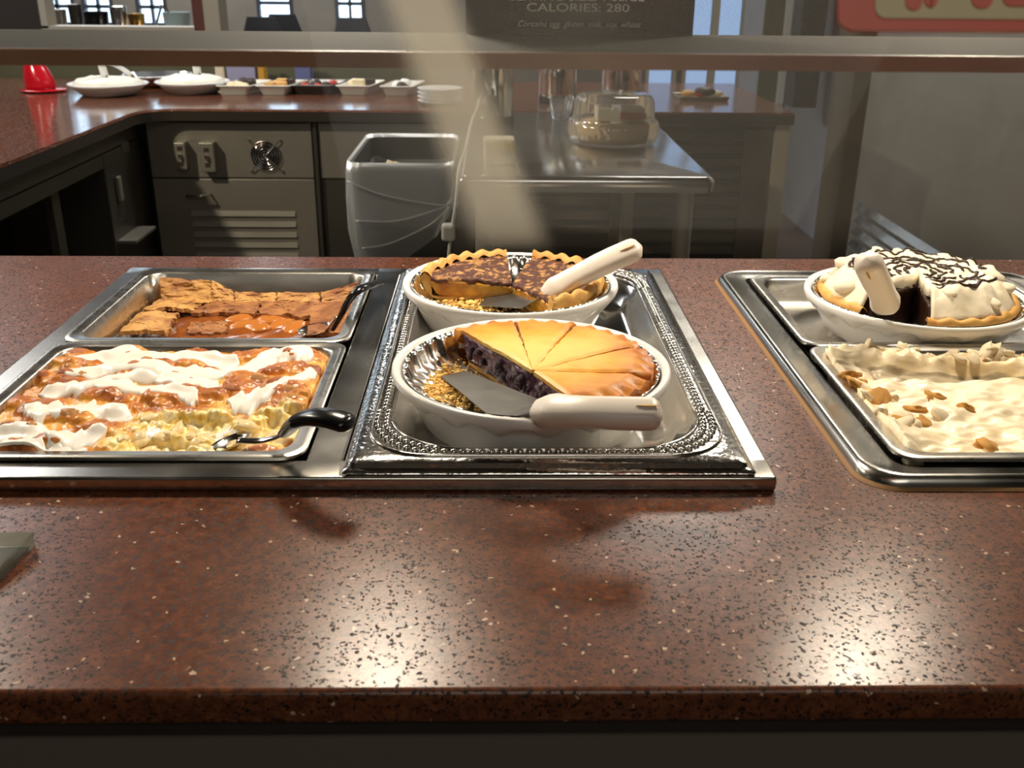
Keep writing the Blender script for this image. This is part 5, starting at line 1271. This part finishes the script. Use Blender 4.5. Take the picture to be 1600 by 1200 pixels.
# red ornament
rd = simple('glossy_red', srgb(190, 22, 40), 0.18, coat=0.5)
c = at(53, 146, ZC)
ro = thing('red_cookie_jar', 'glossy red bell-shaped jar on a red saucer at far left', 'jar', (c.x, c.y+0.05, ZC))
obj('saucer', *lathe([(0.06, ZC+0.0006), (0.075, ZC+0.006), (0.072, ZC+0.009), (0.002, ZC+0.008)], (c.x+0.008, c.y+0.06), 40, True, True), rd, ro, smooth=True)
L = []
for k, (r_, z, o_) in enumerate([(0.046, 0.009, 0), (0.050, 0.02, 0), (0.047, 0.045, -0.003), (0.038, 0.075, -0.008), (0.026, 0.105, -0.012), (0.022, 0.14, -0.014), (0.03, 0.17, -0.01), (0.015, 0.19, -0.008)]):
    L.append([(c.x+o_+r_*math.cos(2*PI*i/32), c.y+0.06+r_*math.sin(2*PI*i/32), ZC+z) for i in range(32)])
obj('jar_body', *loft(L, True, True), rd, ro, smooth=True)
# sample trays
trm = simple('white_tray', srgb(222, 220, 214), 0.3)
def tray(px0_, px1_, py, label, pieces, dark=False, plab=''):
    a, b2 = at(px0_, py, ZC), at(px1_, py, ZC); x0, x1, y0 = a.x, b2.x, a.y; y1 = y0+0.20; sk = 0.035
    def lp(i, z): return [(p[0]+(p[1]-y0)*0.16, p[1], z) for p in rr(x0+i, x1-i, y0+i, y1-i, 0.012, z, 4)]
    tag(obj('sample_tray', *loft([lp(0.014, ZC+0.0006), lp(0.004, ZC+0.026), lp(-0.003, ZC+0.030), lp(0.0, ZC+0.032), lp(0.008, ZC+0.026), lp(0.018, ZC+0.006)], True, True), M['blade'] if dark else trm, smooth=True, angle=50), label, 'tray', 'dessert trays on the rear counter')
    for k, (u, v, s, m_, kind) in enumerate(pieces):
        x = x0+0.025+(x1-x0-0.05)*u+v*0.16*0.14; y = y0+0.035+v*0.13
        if kind == 'box': VF = box(x-s, x+s, y-s, y+s, ZC+0.0068, ZC+0.0068+s*1.9, s*0.2)
        else: VF = ([(x+p[0]*s, y+p[1]*s, ZC+0.0072+s*0.9+p[2]*s*0.85) for p in blob(k+90, 0.22)[0]], blob(k+90, 0.22)[1])
        cn = {'brownie': 'dark brown', 'blondie': 'golden', 'ivory_cake': 'ivory', 'red_berry': 'red', 'white_dip': 'white'}[m_.name]
        tag(obj('dessert_piece', *VF, m_, smooth=kind != 'box'), '%s %s at the %s %s of the %s' % (cn, 'square' if kind == 'box' else 'bite', 'front' if v < 0.45 else 'back', 'left' if u < 0.34 else ('right' if u > 0.66 else 'middle'), plab), 'dessert', 'desserts on the rear counter trays')
brw = simple('brownie', srgb(44, 28, 22), 0.5, bump=(80, 0.5, 0.004)); blo = simple('blondie', srgb(214, 168, 100), 0.55, bump=(80, 0.5, 0.004)); ivo = simple('ivory_cake', srgb(232, 216, 180), 0.5); red_ = simple('red_berry', srgb(176, 44, 30), 0.35); wh_ = simple('white_dip', srgb(238, 238, 240), 0.35)
tray(338, 392, 149, 'white tray of brownie and cream bites beside the peaked pie', [(0.1, 0.2, 0.018, ivo, 'b'), (0.45, 0.3, 0.018, ivo, 'b'), (0.8, 0.2, 0.017, ivo, 'b'), (0.3, 0.75, 0.022, brw, 'b'), (0.7, 0.75, 0.022, brw, 'b')], plab='brownie and cream tray')
tray(400, 452, 149, 'white tray of golden blondie squares', [(0.1, 0.2, 0.016, blo, 'box'), (0.4, 0.3, 0.017, blo, 'box'), (0.75, 0.25, 0.016, blo, 'box'), (0.3, 0.8, 0.018, blo, 'box'), (0.75, 0.85, 0.017, brw, 'box')], plab='blondie tray')
tray(452, 520, 148, 'flat dark tray of red and brown bites', [(0.15, 0.2, 0.016, red_, 'b'), (0.4, 0.4, 0.017, brw, 'b'), (0.6, 0.2, 0.015, red_, 'b'), (0.8, 0.4, 0.017, brw, 'b'), (0.9, 0.8, 0.017, red_, 'b'), (0.3, 0.8, 0.017, brw, 'b')], dark=True, plab='flat dark tray')
tray(525, 578, 149, 'white tray of ivory cake pieces with dark topping', [(0.2, 0.5, 0.022, ivo, 'b'), (0.6, 0.25, 0.021, ivo, 'box'), (0.9, 0.8, 0.018, brw, 'box'), (0.25, 0.95, 0.018, brw, 'b')], plab='ivory cake tray')
tray(594, 644, 150, 'white tray of white-dipped chocolate rolls at the end of the row', [(0.2, 0.5, 0.018, wh_, 'b'), (0.55, 0.4, 0.018, brw, 'b'), (0.55, 0.75, 0.022, wh_, 'b'), (0.95, 0.3, 0.012, brw, 'b'), (0.5, 0.95, 0.012, brw, 'b')], plab='dipped roll tray')
# stacked white plates
c = at(686, 168, ZC)
for k in range(4):
    z = ZC+0.0006+k*0.0125
    tag(obj('plate', *lathe([(0.045, z), (0.068, z+0.009), (0.072, z+0.012), (0.068, z+0.0125), (0.045, z+0.004), (0.002, z+0.004)], (c.x, c.y+0.09), 40, True, True), wht, smooth=True), ['lowest white plate of the stack behind the bin', 'second white plate up in the stack behind the bin', 'third white plate up in the stack behind the bin', 'topmost white plate of the stack behind the bin'][k], 'plate', 'stacked white plates')
# tray of pastry at right rear
c = at(1100, 158, ZC)
tag(obj('pastry_tray', *loft([rr(c.x-0.08, c.x+0.08, c.y, c.y+0.12, 0.01, ZC+0.0006), rr(c.x-0.086, c.x+0.086, c.y-0.006, c.y+0.126, 0.012, ZC+0.014), rr(c.x-0.08, c.x+0.08, c.y, c.y+0.12, 0.01, ZC+0.012), rr(c.x-0.076, c.x+0.076, c.y+0.004, c.y+0.116, 0.01, ZC+0.003)], True, True), M['satin'], smooth=True, angle=40), 'small metal tray of pastry at the right end of the back counter', 'tray')
for k, (dx, m_, s) in enumerate(((-0.045, blo, 0.02), (0.0, red_, 0.018), (0.015, brw, 0.028), (0.05, ivo, 0.018))):
    VF = blob(130+k, 0.3); tag(obj('pastry', [(c.x+dx+v[0]*s*1.3, c.y+0.06+v[1]*s, ZC+0.0038+s*0.72+v[2]*s*0.6) for v in VF[0]], VF[1], m_, smooth=True), ['golden pastry at the left of the right rear metal tray', 'red pastry in the middle of the right rear metal tray', 'tallest dark pastry on the right rear metal tray', 'ivory pastry at the right of the right rear metal tray'][k], 'pastry', 'pastries on the right rear tray')
# boxes behind the rear counter trays
bxm = simple('lavender_box', srgb(150, 152, 190), 0.5); bxb = simple('blue_box', srgb(96, 108, 158), 0.5); ylw = simple('yellow_pack', srgb(196, 150, 60), 0.5)
for (a, b2, Y, h, m_, lb, ct_) in ((356, 400, 3.80, 0.075, bxm, 'lavender carton behind the brownie tray', 'carton'), (404, 414, 3.80, 0.08, ylw, 'narrow yellow pack beside the lavender carton', 'pack'), (462, 486, 3.82, 0.075, bxb, 'blue carton behind the dark bite tray', 'carton')):
    p, q = atY(a, 130, Y), atY(b2, 130, Y); tag(obj('carton' if ct_ == 'carton' else 'pack', *box(p.x, q.x, Y, Y+0.06, ZC+0.0006, ZC+h, 0.003), m_), lb, ct_)
p, q = atY(336, 120, 3.86), atY(350, 120, 3.86)
tag(obj('paper_towel_roll', *lathe([((q.x-p.x)/2, ZC+0.0006), ((q.x-p.x)/2, ZC+0.14)], ((p.x+q.x)/2, 3.87), 24, True, True), whl, smooth=True, angle=50), 'pale upright roll standing behind the sample trays', 'roll')

# ------------------------------------------------------------------ tall steel cabinet on the right
XR = 1.47
ya, yb = atX(1335, 300, XR).y, 1.9
tc3 = thing('tall_refrigerator', 'tall brushed steel refrigerator side with bottom louvres at the right', 'refrigerator', (XR+0.11, (ya+yb)/2, 0))
obj('body', *box(XR, 1.695, yb, ya, 0.02, 2.1, 0.004), M['satin'], tc3)
zL = atX(1400, 372, XR).z
for k in range(7):
    z = zL-0.30+k*0.052
    V = [(XR, yb+0.5, z), (XR, ya-0.05, z), (XR-0.016, ya-0.05, z+0.008), (XR-0.016, yb+0.5, z+0.008), (XR, yb+0.5, z+0.034), (XR, ya-0.05, z+0.034)]
    obj('slat', V, [(0, 1, 2, 3), (3, 2, 5, 4), (0, 3, 4), (1, 5, 2)], M['steel'], tc3)
# upright cooler frame standing at the end of the back counter
p, q = atY(1186, 112, 4.35), atY(1228, 112, 4.35)
uc = thing('upright_cooler', 'white-framed upright cooler with pale door past the counter end', 'cooler', ((p.x+q.x)/2, 4.4, 0))
wf_ = simple('white_frame', srgb(196, 200, 206), 0.4)
obj('body', *box(p.x, q.x, 4.36, 4.7, 0.0, 1.9, 0.004), M['bluewall'], uc)
zb_ = atY(1200, 165, 4.35).z
obj('door_frame', *merge(box(q.x-0.03, q.x, 4.34, 4.36, zb_, 1.9, 0.003), box(p.x, q.x, 4.34, 4.36, zb_-0.03, zb_+0.01, 0.003)), wf_, uc)
obj('door_panel', *box(p.x, q.x-0.032, 4.35, 4.358, zb_+0.012, 1.9), M['greenwall'], uc)
p, q = atY(1234, 112, 5.2), atY(1266, 165, 5.2)
tag(obj('wall_box', *box(p.x, q.x, 5.1, 5.3, q.z, 1.8, 0.004), M['rubber']), 'dark upright box on the passage wall beside the white cooler', 'box')

# ------------------------------------------------------------------ far dining room: tables and chairs before the windows
chm = simple('dark_chair', srgb(46, 44, 46), 0.5); tbm = simple('pale_tabletop', srgb(190, 200, 206), 0.35)
def chair(px, Y, label):
    p = atY(px, 30, Y); x = p.x
    t = thing('dining_chair', label, 'chair', (x, Y, 0), 'far dining chairs')
    obj('seat', *box(x-0.17, x+0.17, Y-0.22, Y+0.22, 0.43, 0.47, 0.01), chm, t)
    obj('backrest', *loft([rr(x-0.15, x+0.15, Y-0.22, Y-0.19, 0.012, 0.55), rr(x-0.16, x+0.16, Y-0.24, Y-0.21, 0.012, 0.8), rr(x-0.11, x+0.11, Y-0.26, Y-0.23, 0.012, 0.95)], True, True), chm, t)
    for sx_ in (-1, 1):
        for sy_ in (-1, 1): obj('leg', *box(x+sx_*0.15-0.015, x+sx_*0.15+0.015, Y+sy_*0.2-0.015, Y+sy_*0.2+0.015, 0, 0.56 if sy_ < 0 else 0.44), chm, t)
chair(418, 8.6, 'dark chair at the left of the bright far window'); chair(450, 9.15, 'dark chair at the right of the bright far window'); chair(556, 8.6, 'dark chair before the second far window')
def dtable(px, Y, label):
    x = atY(px, 40, Y).x; t = thing('dining_table', label, 'table', (x, Y, 0))
    obj('table_top', *box(x-0.26, x+0.26, Y-0.3, Y+0.3, 0.72, 0.75, 0.006), tbm, t); obj('pedestal', *lathe([(0.22, 0), (0.22, 0.02), (0.04, 0.04), (0.04, 0.72)], (x, Y), 20, True, True), chm, t)
dtable(428, 7.8, 'pale dining table in front of the bright far window'); dtable(562, 7.9, 'pale dining table in front of the second far window')
# hanging utensils and pots seen through the pass-through
utm = M['polish']
kp = thing('prep_shelf', 'steel shelf of kitchen ware seen through the pass-through opening', 'shelf', (wx(180, 6.4), 6.4, 0))
zsh = wz(43, 6.4, 180)
obj('shelf_board', *box(wx(66, 6.4), wx(303, 6.4), 6.2, 6.6, zsh-0.03, zsh), M['polish'], kp)
for px in (75, 290): obj('support', *box(wx(px, 6.4)-0.02, wx(px, 6.4)+0.02, 6.38, 6.42, 0, zsh-0.03), M['satin'], kp)
def pot(px, R_, h, m_, label, cat, nm):
    x = wx(px, 6.4); tag(obj(nm, *lathe([(R_*0.75, zsh+0.0006), (R_*0.95, zsh+h*0.3), (R_, zsh+h), (R_*0.9, zsh+h*0.98), (R_*0.7, zsh+0.006)], (x, 6.4), 32, True, True), m_, smooth=True, angle=50), label, cat)
pot(90, 0.05, 0.10, M['satin'], 'grey steel canister at the left of the pass-through shelf', 'canister', 'canister')
pot(118, 0.04, 0.13, M['satind'], 'dark tall canister in the pass-through', 'canister', 'canister')
pot(150, 0.07, 0.09, M['black'], 'dark round pot in the pass-through opening', 'pot', 'cooking_pot')
pot(185, 0.05, 0.12, M['polish'], 'shiny steel pitcher in the pass-through', 'pitcher', 'pitcher')
pot(212, 0.05, 0.08, simple('brass', srgb(190, 150, 80), 0.25, 1.0), 'brass-toned bowl in the pass-through', 'bowl', 'bowl')
pot(275, 0.08, 0.09, simple('pale_tub', srgb(160, 176, 176), 0.4), 'pale green tub at the right of the pass-through', 'tub', 'tub')
wpx = wx(256, 6.4); wp = thing('folding_rack', 'small A-shaped steel rack on the pass-through shelf', 'rack', (wpx, 6.4, zsh))
for s in (-1, 1): obj('side', *tube([(wpx+s*0.06, 6.4, zsh+0.002), (wpx+s*0.008, 6.4, zsh+0.13)], 0.008, 8), M['polish'], wp)
obj('crossbar', *tube([(wpx-0.045, 6.4, zsh+0.05), (wpx+0.045, 6.4, zsh+0.05)], 0.006, 8), M['polish'], wp)
